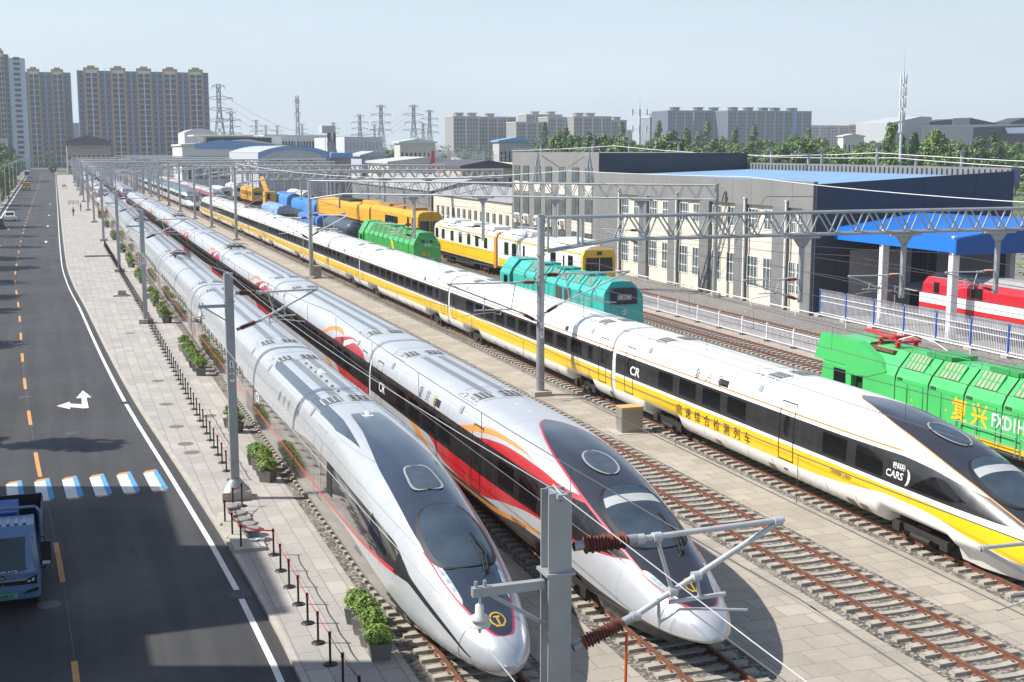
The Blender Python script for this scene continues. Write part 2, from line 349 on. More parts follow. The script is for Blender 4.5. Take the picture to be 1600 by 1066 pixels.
# ---------------------------------------------------------------- high speed trains
LH, LC, GAP = 31.0, 29.0, .55
ZtA = pchip([(0, 1.05), (.1, 1.32), (.35, 1.6), (1.5, 2.05), (3.1, 2.62), (4.9, 3.15), (7, 3.62), (9, 3.93), (12, 4.18), (15, 4.28), (40, 4.28)])
ZtB = pchip([(0, 1.15), (.1, 1.38), (.35, 1.62), (1.5, 2.1), (3.1, 2.72), (4.9, 3.32), (7, 3.88), (9, 4.18), (11, 4.32), (14, 4.36), (40, 4.36)])
ZbA = pchip([(0, .98), (.12, .8), (.4, .68), (1.2, .6), (3, .54), (6, .48), (40, .48)]); ZbB = pchip([(0, 1.08), (.12, .98), (.5, .9), (1.5, .84), (3.2, .78), (5, .62), (8, .48), (40, .48)])
Zwf = pchip([(0, 1.1), (1, 1.12), (4, 1.3), (8, 1.65), (14, 2.0), (40, 2.0)])
nuA = pchip([(0, 2.0), (3, 2.1), (7, 2.35), (13, 3.1), (40, 3.1)]); nuB = pchip([(0, 2.0), (3, 2.5), (7, 3.0), (11, 3.5), (40, 3.5)])
nlf = pchip([(0, 1.8), (4, 2.3), (12, 3.2), (40, 3.2)])
def Wf(s, w=1.66, l=10.):
    if s >= l: return w
    return max(.03, w * (1 - (1 - s / l) ** 3) ** .5)
def bog(s, cs, half=1.75):
    for c in cs:
        d = abs(s - c)
        if d < half + .25: return min(1, max(0, (half + .25 - d) / .3))
    return 0
class Prof:
    def __init__(p, nose=True, bogies=(), low=0.0): p.nose = nose; p.bog = bogies; p.low = low
    def sec(p, s):
        q = s if p.nose else 20.; A = p.low > 0
        k = bog(s, p.bog); zb = (ZbA if A else ZbB)(q); zb = zb + (max(.95, zb) - zb) * k
        f = min(1, max(0, (q - 3) / 5)); return (Wf(q) if A else Wf(q, 1.69, 9.)), (ZtA if A else ZtB)(q), zb - p.low * f, Zwf(q), (nuA if A else nuB)(q), nlf(q) + p.low * 6 * f
    def x(p, s, z):
        w, zt, zb, zw, nu, nl = p.sec(s)
        if z >= zw: u = min(1, (z - zw) / (zt - zw)); return w * max(0, 1 - u ** nu) ** (1 / nu)
        u = min(1, (zw - z) / max(.05, zw - zb)); return w * max(0, 1 - u ** nl) ** (1 / nl)
    def z(p, s, x):
        w, zt, zb, zw, nu, nl = p.sec(s); u = min(1, abs(x) / w); return zw + (zt - zw) * max(0, 1 - u ** nu) ** (1 / nu)
    def ring(p, s, K=13):
        w, zt, zb, zw, nu, nl = p.sec(s); pts = []
        for i in range(-K, K + 1):
            a = math.pi / 2 * i / K; c, d = math.cos(a), math.sin(a)
            if i >= 0: pts.append((w * abs(c) ** (2 / nu), zw + (zt - zw) * d ** (2 / nu)))
            else: pts.append((w * abs(c) ** (2 / nl), zw - (zw - zb) * (-d) ** (2 / nl)))
        half = [(-x, s, z) for x, z in pts]; return half + [(x, s, z) for x, z in pts[-2:0:-1]]
    def body(p, s0, s1):
        st = [s0]
        if p.nose and s0 == 0: st = [0, .02, .06, .12, .2, .32, .48, .7, 1, 1.35, 1.75, 2.2, 2.7, 3.3, 4, 4.8, 5.7, 6.6, 7.6, 8.6, 9.8, 11, 12.5, 14]
        k = st[-1]
        while k < s1 - .01: k = min(s1, k + 2.0); st.append(k)
        for c in p.bog:
            for d in (-2.0, -1.9, -1.75, -1.7, 1.7, 1.75, 1.9, 2.0): st.append(c + d)
        st = sorted(set(round(t, 3) for t in st if s0 <= t <= s1))
        b = MB(); rows = [p.ring(t) for t in st]; b.rows(rows, 0, True, True)
        b.add(rows[0], [tuple(range(len(rows[0])))]); b.add(rows[-1], [tuple(range(len(rows[0])))[::-1]]); return b
    def side(p, b, s0, s1, z0, z1, sgn=-1, off=.008, mi=0, nz=5, ns=2):     # z0,z1: numbers or functions of s
        f0 = z0 if callable(z0) else (lambda s: z0); f1 = z1 if callable(z1) else (lambda s: z1)
        b.rows([[(sgn * (p.x(s, f0(s) + (f1(s) - f0(s)) * j / nz) + off), s, f0(s) + (f1(s) - f0(s)) * j / nz) for j in range(nz + 1)] for s in [s0 + (s1 - s0) * i / ns for i in range(ns + 1)]], mi, True)
        return b
    def top(p, b, s0, s1, x0, x1, off=.008, mi=0, nx=10, ns=14, pw=1.0):
        f0 = x0 if callable(x0) else (lambda s: x0); f1 = x1 if callable(x1) else (lambda s: x1); rows = []
        for i in range(ns + 1):
            s = s0 + (s1 - s0) * (i / ns) ** pw; a, c = f0(s), f1(s); r = []
            for j in range(nx + 1):
                x = a + (c - a) * j / nx; r.append((x, s - off * .3, p.z(s, x) + off))
            rows.append(r)
        b.rows(rows, mi, True); return b
def outline(p, b, s0, s1, z0, z1, t=.03, sgn=-1, off=.012, mi=0):
    p.side(b, s0, s0 + t, z0, z1, sgn, off, mi); p.side(b, s1 - t, s1, z0, z1, sgn, off, mi)
    p.side(b, s0 + t, s1 - t, z0, z0 + t, sgn, off, mi, 1); p.side(b, s0 + t, s1 - t, z1 - t, z1, sgn, off, mi, 1)
FONTC = {}
def text_mesh(txt, bold=False):
    cu = bpy.data.curves.new('lettering', 'FONT'); cu.body = txt; cu.size = 1.0; cu.resolution_u = 3; cu.offset = .02 if bold else 0
    o = bpy.data.objects.new('lettering', cu); COL.objects.link(o)
    dg = bpy.context.evaluated_depsgraph_get(); me = bpy.data.meshes.new_from_object(o.evaluated_get(dg))
    vs = [tuple(v.co) for v in me.vertices]; fs = [tuple(f.vertices) for f in me.polygons]
    bpy.data.objects.remove(o); bpy.data.curves.remove(cu); bpy.data.meshes.remove(me); return vs, fs
def lettering(txt, fn, size, mat, parent, bold=False, shear=0., wide=1., name='lettering'):   # fn(u,v) -> point on the surface, u along the writing
    vs, fs = text_mesh(txt, bold); b = MB()
    b.add([fn((x * wide + y * shear) * size, y * size) for x, y, z in vs], fs); return b.build(name, mat, parent)
def side_map(p, s0, z0, off=.014): return lambda u, v: (-(p.x(s0 - u, z0 + v) + off), s0 - u, z0 + v)
def emblem(fn, r, mat, parent):                              # ring open below with a rail section inside
    b = MB(); n = 28
    ring = [(math.radians(-60 + 300 * i / n)) for i in range(n + 1)]
    b.rows([[fn(rr * r * math.cos(a), rr * r * math.sin(a)) for rr in (.78, 1.0)] for a in ring], 0, False)
    for x0, x1, y0, y1 in ((-.42, .42, .22, .44), (-.13, .13, -.75, .22), (-.55, .55, -1.0, -.75)):
        b.add([fn(x * r, y * r) for x, y in ((x0, y0), (x1, y0), (x1, y1), (x0, y1))], [(0, 1, 2, 3)])
    return b.build('emblem', mat, parent)
def bogie_mb():
    b = MB(); b.box(-1.15, -1.0, -1.5, 1.5, .55, .8); b.box(1.0, 1.15, -1.5, 1.5, .55, .8); b.box(-1.1, 1.1, -.35, .35, .5, .9)
    for y in (-1.25, 1.25):
        b.cyl((-1.1, y, .64), (1.1, y, .64), .09, n=8)
        for x in (-.75, .75): b.cyl((x - .065, y, .64), (x + .065, y, .64), .45, n=18)
        for x in (-1.2, 1.2): b.box(x - .1, x + .1, y - .2, y + .2, .48, .8)
    for x in (-1.2, 1.2): b.cyl((x, -.5, .5), (x, .5, .5), .1, n=8)
    return b
def panto_mb():
    b = MB()
    for x in (-.62, .62):
        for y in (-.9, .9): b.lathe([(.06, 0), (.11, .05), (.06, .1), (.11, .15), (.06, .2), (.11, .25), (.05, .3)], (x, y, 4.2), 8, 1)
    z = 4.52
    for x in (-.62, .62): b.bar((x, -1.1, z), (x, 1.1, z), .07)
    for y in (-1.0, 0, 1.0): b.bar((-.62, y, z), (.62, y, z), .07)
    b.tube([(0, -.8, z + .05), (0, 1.2, z + .16)], .05); 
    for x in (-.3, .3): b.tube([(x * .6, 1.2, z + .16), (x, -.9, z + .26)], .03)
    for y in (-.85, -1.15): b.tube([(-.95, y, z + .12), (-.6, y, z + .3), (.6, y, z + .3), (.95, y, z + .12)], .025)
    for y in (2.2, 2.7): b.lathe([(.06, 0), (.1, .06), (.06, .12), (.1, .18), (.05, .26)], (.5, y, 4.2), 8, 1); b.lathe([(.06, 0), (.1, .06), (.06, .12), (.1, .18), (.05, .26)], (-.5, y, 4.2), 8, 1)
    b.tube([(-.5, 1, 4.55), (-.5, 2.2, 4.48), (-.5, 2.7, 4.48)], .03); b.box(-.75, .75, 3.2, 3.6, 4.22, 4.36, 2); return b
bogie_me = bogie_mb().build('bogie', m_dark); COL.objects.unlink(bogie_me); bogie_me = bogie_me.data
m_pant = M('pantograph_grey', (.13, .13, .13), .5, .4)
panto_me = panto_mb().build('pantograph', [m_pant, m_insul, m_conc]); COL.objects.unlink(panto_me); panto_me = panto_me.data
pc = Prof(False)
def train(kind, label, cat, X, tip, ncar, mats, group, tail=True, side_windows=()):
    t = thing('high_speed_train', label, cat, (X, tip, 0), group)
    bogs = (6.9, 25.6) if kind != 'silver' else ()
    lw = .26 if kind == 'silver' else 0.; ph = Prof(True, bogs, lw); pb = Prof(False, (4.6, 23.9) if kind != 'silver' else (), lw)
    m_head, m_car = mats['head'], mats['car']
    hd = ph.body(0, LH - GAP / 2).build('head_car', m_head, t)
    head_details(kind, ph, hd, mats)
    if kind != 'silver':
        b = MB(); qs = (0, .15, .5, 1, 1.6, 2.2, 3.2)
        for sg in (-1, 1): b.rows([[(sg * (.2 + .75 * min(1, q / 2.2) ** .6), 1.9 + q, .36), (sg * (.3 + .9 * min(1, q / 2.2) ** .6), 1.9 + q, .95)] for q in qs], 0, True)
        b.box(-.2, .2, 1.88, 1.92, .36, .95); b.build('plough', m_plough if kind == 'red' else mats['gang'], hd)
    if kind != 'silver':
        for y in ((6.9, 25.6)): link('bogie', bogie_me, hd, (0, y, 0))
    car = pb.body(GAP / 2, LC - GAP / 2).build('carriage', m_car, t, (0, LH, 0))
    car_details(kind, pb, car, mats)
    if kind != 'silver':
        for y in (4.6, 23.9): link('bogie', bogie_me, car, (0, y, 0))
    gw = MB(); gg = [Prof(False, (), lw).ring(20.)]
    rr = [(x * .955, 0, .55 + (z - .55) * .965) for x, y, z in gg[0]]
    gw.rows([[(x, -GAP / 2 - .1, z) for x, y, z in rr], [(x, GAP / 2 + .1, z) for x, y, z in rr]], 0, True, True)
    gw = gw.build('gangway', mats['gang'], t, (0, LH, 0))
    for k in range(1, ncar - 2 + 1):
        if k <= ncar - 2 - 1 + 0: pass
        c = gw.copy(); COL.objects.link(c); c.parent = t; c.location = (0, LH + LC * k, 0)
    for k in range(1, ncar - 2): c = dup(car, (0, LH + LC * k, 0), parent=t)
    for k in mats.get('pant', ()):
        cc = [o for o in t.children if o.name.startswith('carriage') and abs(o.location.y - (LH + LC * k)) < 1][0]
        link('pantograph', panto_me, cc, (0, mats.get('pant_s', 4.0), 0))
    if tail:
        td = dup(hd, (0, 2 * LH + LC * (ncar - 2), 0), rz=math.pi, parent=t); td.name = 'tail_car'
    return t
def window(p, par, s0, s1, z0, z1, mat, sgn=-1, r=.0, name='window', ns=2):
    b = MB(); p.side(b, s0, s1, z0, z1, sgn, .01, 0, 4, ns); return b.build(name, mat, par)
def door(p, par, s0, s1, m_line_, oval=True, z0=1.42, z1=3.72):
    b = MB(); outline(p, b, s0, s1, z0, z1, .045, mi=0)
    if oval:
        c, h, w = 2.78, .42, .17; vs = []
        for i in range(20):
            a = 2 * math.pi * i / 20; z = c + h * math.sin(a) * (abs(math.sin(a)) ** -.3 if abs(math.sin(a)) > .05 else 1); s = (s0 + s1) / 2 + w * math.cos(a)
            vs.append((-(p.x(s, z) + .013), s, z))
        b.add(vs, [tuple(range(20))], 1)
    return b.build('door', [m_line_, m_glass], par)
m_ventb = M('vent_brown', (.22, .17, .11), .6)
m_plough = M('plough_grey', (.13, .13, .135), .4, .5)
m_ltb = M('lettering_brown', (.05, .025, .005), .5)
m_vent = M('roof_vent_dark', (.06, .065, .065), .6)
m_seam = M('seam_grey', (.30, .31, .32), .5)
m_roofp = M('roof_panel_pale', (.52, .53, .53), .5)
def grille(p, par, s0, s1, x0, x1, nb=4, mats_=None):
    b = MB(); p.top(b, s0, s1, x0, x1, .012, 0, 4, 2)
    for i in range(nb + 1):
        s = s0 + (s1 - s0) * i / nb; p.top(b, s - .02, s + .02, x0, x1, .03, 1, 4, 1)
    for k in range(4):
        x = x0 + (x1 - x0) * k / 3; p.top(b, s0, s1, x - .02, x + .02, .03, 1, 1, 2)
    return b.build('roof_grille', mats_ or [m_vent, m_roofp], par)
def roof_box(p, par, s, x, w=.35, l=.3):
    b = MB(); p.side(b, s, s + l, 3.72, 3.98, x, .03, 0, 3, 1); return b.build('roof_hatch', m_seam, par)
def fin(par, s, z=4.26, x=0.):
    b = MB(); b.prism([(s - .25, z), (s + .2, z), (s + .12, z + .1), (s - .05, z + .18)], x - .05, x + .05, 0, 'x'); b.box(x - .18, x + .18, s - .3, s + .3, z - .03, z + .025); return b.build('antenna', m_white, par)
def roof_set(kind, p, par, sA, sB):
    for s in (sA, sB):
        grille(p, par, s, s + 1.0, -.95, -.35); grille(p, par, s, s + 1.0, .05, .75, 2)
        b = MB(); p.top(b, s - .35, s - .31, -1.2, 1.2, .015, 0, 6, 1); p.top(b, s + 1.9, s + 1.94, -1.2, 1.2, .015, 0, 6, 1); p.top(b, s - .35, s + 1.94, -1.2, -1.17, .015, 0, 1, 2); p.top(b, s - .35, s + 1.94, 1.17, 1.2, .015, 0, 1, 2)
        rng = random.Random(int(s * 10))
        for i in range(26):
            xx = rng.choice((rng.uniform(-1.15, -.98), rng.uniform(.82, 1.15))); ss = s + rng.uniform(-.2, 1.8); p.top(b, ss, ss + .05, xx, xx + .05, .016, 1, 1, 1)
        b.build('roof_panel', [m_seam, m_vent], par)
        roof_box(p, par, s + .4, -1)
def studs(par, ss, x):
    for s in ss: b = MB(); b.lathe([(.09, 0), (.09, .06), (.04, .1)], (x, float(s), 4.26), 10); b.build('roof_stud', m_conc, par)
def car_details(kind, p, car, mt):
    if kind == 'silver':
        for k in range(11): window(p, car, 3.6 + k * 2.05, 4.95 + k * 2.05, 2.0, 2.72, mt['win'])
        door(p, car, .95, 1.85, m_seam, False); door(p, car, 27.0, 27.9, m_seam, False)
        roof_set(kind, p, car, 1.6, 25.6)
        for s0, s1 in ((.35, 2.7), (26.5, 28.6)):
            b = MB()
            for k in range(9): p.side(b, s0, s1, 1.05 + k * .1, 1.09 + k * .1, -1, .012, 0, 1, 1)
            b.build('side_grille', m_seam, car)
    else:
        w = 1.45
        for k in range(10): window(p, car, 4.2 + k * 2.12, 4.2 + w + k * 2.12, 2.3, 3.08, mt['win'])
        if kind == 'yellow': window(p, car, 2.7, 2.75 + .5, 2.3, 3.08, mt['win'])
        door(p, car, .9, 1.85, m_black); door(p, car, 27.1, 28.05, m_black)
        roof_set(kind, p, car, 2.6, 24.6)
        window(p, car, 6.3, 6.75, 3.42, 3.66, m_glass, name='display_window')
        b = MB(); p.side(b, .3, .6, .75, 1.1, -1, .012, 0, 2, 1); b.build('jack_hatch', m_black, car)
    for k in range(6): window(p, car, 8 + k * 2.2, 8.4 + k * 2.2, .72, .98, m_seam, name='underfloor_vent')
    b = MB(); p.side(b, 0, .02, .6, 1.2, -1, .01, 0, 3, 1); q0 = b.build('skirt_seam', m_seam, car, (0, 8.0, 0))
    for s in np.arange(10.4, 21, 2.4): q = q0.copy(); COL.objects.link(q); q.parent = car; q.location = (0, float(s), 0)
    if kind != 'silver':
        studs(car, (8, 12, 16, 20), .15)
def wiper(p, par, s0, s1, x0, x1):
    b = MB()
    for d in (-.05, .05): b.tube([(x0 + d, s0, p.z(s0, x0) + .07), ((x0 + x1) / 2 + d + .1, (s0 + s1) / 2, p.z((s0 + s1) / 2, (x0 + x1) / 2) + .13), (x1 + d * 1.5, s1, p.z(s1, x1) + .07)], .022)
    b.cyl((x0, s0, p.z(s0, x0) - .03), (x0, s0, p.z(s0, x0) + .12), .07)
    b.bar(((x0 + x1) / 2 + .2, (s0 + s1) / 2 - .4, p.z((s0 + s1) / 2 - .4, (x0 + x1) / 2) + .05), (x1, s1 + .3, p.z(s1 + .3, x1) + .06), .05); return b.build('wiper', m_black, par)
def ell(s0, s1, w, pw=2.0, c=0.):           # half-width function of an egg between s0 and s1
    def f(s): u = (2 * s - s0 - s1) / (s1 - s0); return w * max(0, 1 - abs(u) ** pw) ** (1 / pw)
    return f
def head_details(kind, p, hd, mt):
    can = mt['canopy']; s0c, s1c = mt['can_s']
    b = MB(); f = lambda s: can(s); p.top(b, s0c, s1c, lambda s: -f(s), f, .006, 0, 14, 60, 2.3); 
    e = .05
    for sg in (-1, 1): p.top(b, s0c, mt.get('edge_end', s1c * .99), lambda s: sg * f(s), lambda s: sg * (f(s) + mt.get('edge_w', e)), .007, 1, 1, 60, 2.3)
    b.build('nose_canopy', [mt['can_m'], mt['edge_m']], hd)
    w0, w1, ww = mt['wind']; g_ = ell(w0, w1, ww, 2.6); b = MB(); p.top(b, w0, w1, lambda s: -g_(s), g_, .03, 0, 12, 24)
    for sg in (-1, 1): p.top(b, w0, w1, lambda s: sg * g_(s), lambda s: sg * (g_(s) + .11), .034, 1, 1, 24)
    ws = b.build('windscreen', [m_wind, m_black], hd)
    if kind != 'silver':
        b = MB(); g3 = ell(w0, w1, ww, 2.6); p.top(b, w1 - .95, w1 - .55, lambda s: -g3(s) * .97, lambda s: g3(s) * .97, .036, 0, 10, 3); b.build('sun_blind', M('sun_blind', (.42, .44, .44), .5), hd)
    h0, h1, hw = mt['hatch']; g2 = ell(h0, h1, hw, mt.get('hpw', 2.0)); b = MB(); p.top(b, h0, h1, lambda s: -g2(s) * mt.get('taper', lambda s: 1)(s), lambda s: g2(s) * mt.get('taper', lambda s: 1)(s), .04, 0, 10, 16)
    for sg in (-1, 1): p.top(b, h0 - .03, h1 + .03, lambda s: sg * ell(h0, h1, hw, mt.get('hpw', 2.0))(min(max(s, h0), h1)) * mt.get('taper', lambda s: 1)(s), lambda s: sg * (ell(h0 - .06, h1 + .06, hw + .06, mt.get('hpw', 2.0))(s) * mt.get('taper', lambda s: 1)(s) + .01), .045, 1, 1, 20)
    b.build('roof_window', [mt.get('hatch_m', m_wind), m_seam], hd)
    for sg in (-1, 1):                                      # headlights beside the canopy edge
        a, c = mt['lamp']; b = MB(); k = ell(a, c, 1, 2.)
        p.top(b, a, c, lambda s: sg * (f(s) - mt['lamp_w'] * k(s)), lambda s: sg * (f(s) + .02 * k(s)), .02, 0, 3, 16)
        for q in range(4):
            ss = a + (c - a) * (.25 + .15 * q); p.top(b, ss - .09, ss + .09, lambda s: sg * (f(s) - mt['lamp_w'] * .8 * k(ss)), lambda s: sg * (f(s) - mt['lamp_w'] * .2), .026, 1, 1, 2)
        b.build('headlight', [mt['lamp_m'], M('lamp_lens', (.35, .40, .45), .08)], hd)
    wiper(p, hd, w0 - .25, w0 + 1.15, mt.get('wip', .25), mt.get('wip', .25) + .1)
    emblem(lambda u, v: (lambda x, s: (x, s, p.z(s, x) + .02))(u, mt['emb'] + v * 1.25), .21, m_gold, hd)
    b = MB()                                                # coupler cover joint round the nose
    ring = p.ring(1.25); b.rows([[(x * 1.004, s - .012, 1 + (z - 1) * 1.004), (x * 1.004, s + .012, 1 + (z - 1) * 1.004)] for x, s, z in ring], 0, False, True); b.build('nose_joint', m_seam, hd)
    if kind == 'silver':
        b = MB(); ss = np.linspace(.8, 6.6, 30); zz = pchip([(.8, 1.12), (1.6, 1.42), (3, 1.76), (4.6, 2.06), (5.2, 2.14), (6.6, 2.2)]); hh = pchip([(.8, .02), (2, .045), (4.2, .075), (4.9, .2), (6.6, .4)])
        for sg in (-1, 1): b.rows([[(sg * (p.x(s, zz(s) - hh(s) + 2 * hh(s) * j / 3) + .006), s, zz(s) - hh(s) + 2 * hh(s) * j / 3) for j in range(4)] for s in ss[:24]], 0, True)
        b.build('side_flash', m_black, hd)
        window(p, hd, 13.1, 13.95, 1.95, 3.0, m_black, name='cab_side_window'); door(p, hd, 15.1, 16.5, m_seam, False, 1.3, 3.75)
        window(p, hd, 6.2, 8.0, 2.1, lambda s: 2.2 + (s - 6.2) * .36, m_glass, name='cab_quarter_window', ns=4)
        roof_set(kind, p, hd, 17.6, 27.6); fin(hd, 15.0); 
        studs(hd, np.arange(19.5, 27, 1.1), -.1); fin(hd, 23.9, x=.12)
        for sg in (-1, 1):
            b = MB(); p.top(b, 11.5, 28.6, lambda s: sg * min(.85 + .03 * abs(s - 20) * .05 + max(0, 15 - s) * .05, 1.2), lambda s: sg * (min(.85 + max(0, 15 - s) * .05, 1.2) + min(.36, (s - 11.4) * .12, (28.7 - s) * .3)), .012, 0, 4, 30); b.build('roof_strip', mt['can_m'], hd)
        [lettering(ch, side_map(p, 24.3 - q * 1.05, 3.2, .012), .42, m_vent, hd) for q, ch in enumerate('复兴号')]; lettering('CR', side_map(p, 30.2, 2.05), .62, m_white, hd, True, .25, 1.35)
        lettering('CR450AF-0201', side_map(p, 9.8, 1.25), .16, m_vent, hd)
    else:
        for s0, s1 in ((24.38, 25.83), (22.13, 23.67), (19.92, 21.47), (17.77, 19.26), (10.66, 12.16)): window(p, hd, s0, s1, 2.3, 3.1, mt['win'])
        window(p, hd, 8.54, 10.07, 2.3, lambda s: 2.8 + min(.28, (s - 8.54) * .35), mt['win'], ns=5)
        if kind == 'yellow': window(p, hd, 4.5, 7.0, lambda s: 2.28 + max(0, 5.2 - s) * .2, lambda s: 2.38 + min(.5, (s - 4.5) * .45) - max(0, s - 6.1) * .6, mt['win'], name='quarter_window', ns=12)
        door(p, hd, 14.1, 15.17, m_black, z0=1.42); door(p, hd, 28.6, 29.6, m_black)
        roof_set(kind, p, hd, 16.4, 26.6)
        window(p, hd, 19.4, 20.2, 3.42, 3.7, m_glass, name='display_window')
        for s in (13.6, 14.9, 19): fin(hd, s, 4.2)
        studs(hd, (15.5, 17.5, 22, 24, 26), .15)
        for s in np.arange(10, 24, 1.9): b = MB(); p.side(b, s, s + .02, .6, 1.25, -1, .01, 0, 3, 1); b.build('skirt_seam', m_seam, hd)
        b = MB(); p.side(b, 14.6, 14.9, 1.0, 1.08, -1, .012, 0, 1, 1); b.build('step_hatch', m_black, hd)
        for s in (9.4, 10.2, 15.6, 20): window(p, hd, s, s + .5, .66, 1.0, m_ventb, name='underfloor_vent')
        lettering('CR', side_map(p, 29.0, 2.42), .62, m_white, hd, True, .25, 1.35)
        [lettering(ch, side_map(p, 22.4 - q * 1.0, 3.40), .5, m_gold if kind == 'red' and q == 2 else m_vent, hd) for q, ch in enumerate('复兴号')]
        if kind == 'yellow':
            tx = '高速综合检测列车'
            for i, ch in enumerate(tx): lettering(ch, side_map(p, 23.9 - i * .87, 1.48), .54, m_ltb, hd)
            lettering('CARS', side_map(p, 8.32, 2.42), .34, m_white, hd, True, .1, 1.1); lettering('铁科院', side_map(p, 8.0, 2.76), .22, m_white, hd, True)
            b = MB(); pts = [(math.radians(a), .34 if abs(a) > 90 else .34) for a in range(-70, 71, 10)]
            b.rows([[(-(p.x(7.35 - .3 * math.cos(a), 2.56 + .3 * math.sin(a)) + .014), 7.35 - .3 * math.cos(a) * 1.0, 2.56 + .3 * math.sin(a)), (-(p.x(7.3, 2.56 + .3 * math.sin(a)) + .014), 7.35 - (.3 - .12 * math.cos(a)) * math.cos(a), 2.56 + (.3 - .1 * math.cos(a)) * math.sin(a))] for a, _ in pts], 0, False); b.build('swoosh_mark', m_white, hd)
            lettering('CR400BF-J-0001', side_map(p, 11.6, 1.72), .2, m_vent, hd)
        else: lettering('CR400AF-S-2333', side_map(p, 10.8, 1.42), .2, m_vent, hd)
# liveries
def weather(t, c, s, z, x, amt=1.0):
    j = t.mul(t.lt(t.m('FRACT', t.m('DIVIDE', s, 3.05)), .006), .30 * amt); c = t.mix(j, c, (.12, .12, .12, 1))
    h = t.mul(t.lt(t.m('ABSOLUTE', t.m('SUBTRACT', z, 3.86)), .010), .35 * amt); c = t.mix(h, c, (.15, .15, .15, 1))
    st = t.noise(1.0, 5, t.scaled(1.5, 5.0, .35), .7); c = t.mix(t.mul(t.remap(st, .52, .75), .11 * amt), c, (.30, .285, .26, 1))
    g = t.mul(t.remap(t.noise(2.2, 5), .4, .7), t.remap(z, 1.5, .5), .45 * amt); return t.mix(g, c, (.20, .175, .15, 1))
def livery_common(name):
    t = NT(name); x = t.m('ABSOLUTE', t.c(0)); return t, t.c(1), t.c(2), x
def stripes(t, s, z, x, lo, hi):
    return t.mul(t.gt(x, .2), t.lt(x, .52), t.gt(s, lo), t.lt(s, hi), t.gt(z, 3.6))
def liv_silver(name, head):
    t, s, z, x = livery_common(name)
    hi = t.curve(s, [(0, 2.2), (4.6, 2.3), (6, 2.6), (10, 2.9), (16, 3.0), (22, 2.65), (32, 2.5)] if head else [(0, 2.5), (32, 2.5)])
    lo = t.curve(s, [(0, 1.95), (5, 1.98), (7, 1.9), (10, 1.78), (15, 1.68), (32, 1.66)] if head else [(0, 1.66), (32, 1.66)])
    band = t.mul(t.lt(z, hi), t.gt(z, lo)); red = t.mul(t.lt(z, lo), t.gt(z, t.m('SUBTRACT', lo, .12)))
    low = t.lt(z, t.m('SUBTRACT', lo, .12))
    if head: k = t.gt(s, 5.1); band = t.mul(band, k); red = t.mul(red, k); low = t.lt(z, t.curve(s, [(0, .82), (2, .88), (4, 1.05), (7, 1.3), (10, 1.5), (13, 1.55), (32, 1.54)]))
    c = t.mix(stripes(t, s, z, x, 17.6 if head else 2.4, 27.5 if head else 27.2), (.575, .595, .62, 1), (.20, .205, .21, 1))
    c = t.mix(low, c, (.40, .385, .365, 1)); c = t.mix(band, c, (.30, .275, .25, 1)); c = t.mix(red, c, (.55, .02, .025, 1))  # low: polished flank, darkened in the colour for the ground it mirrors
    d = t.remap(t.noise(.5, 5, t.scaled(3, .5, 1)), .4, .75, 0, .18); c = t.mix(d, c, (.5, .5, .49, 1))
    c = weather(t, c, s, z, x)
    rough = t.m('ADD', t.mixf(band, t.mixf(low, .27, .10), .05), t.mul(t.remap(t.noise(.9, 5), .4, .7), .07))
    return t.out(c, rough, t.mixf(red, t.mixf(band, t.mixf(low, .35, .85), .9), 0.), coat=.4)
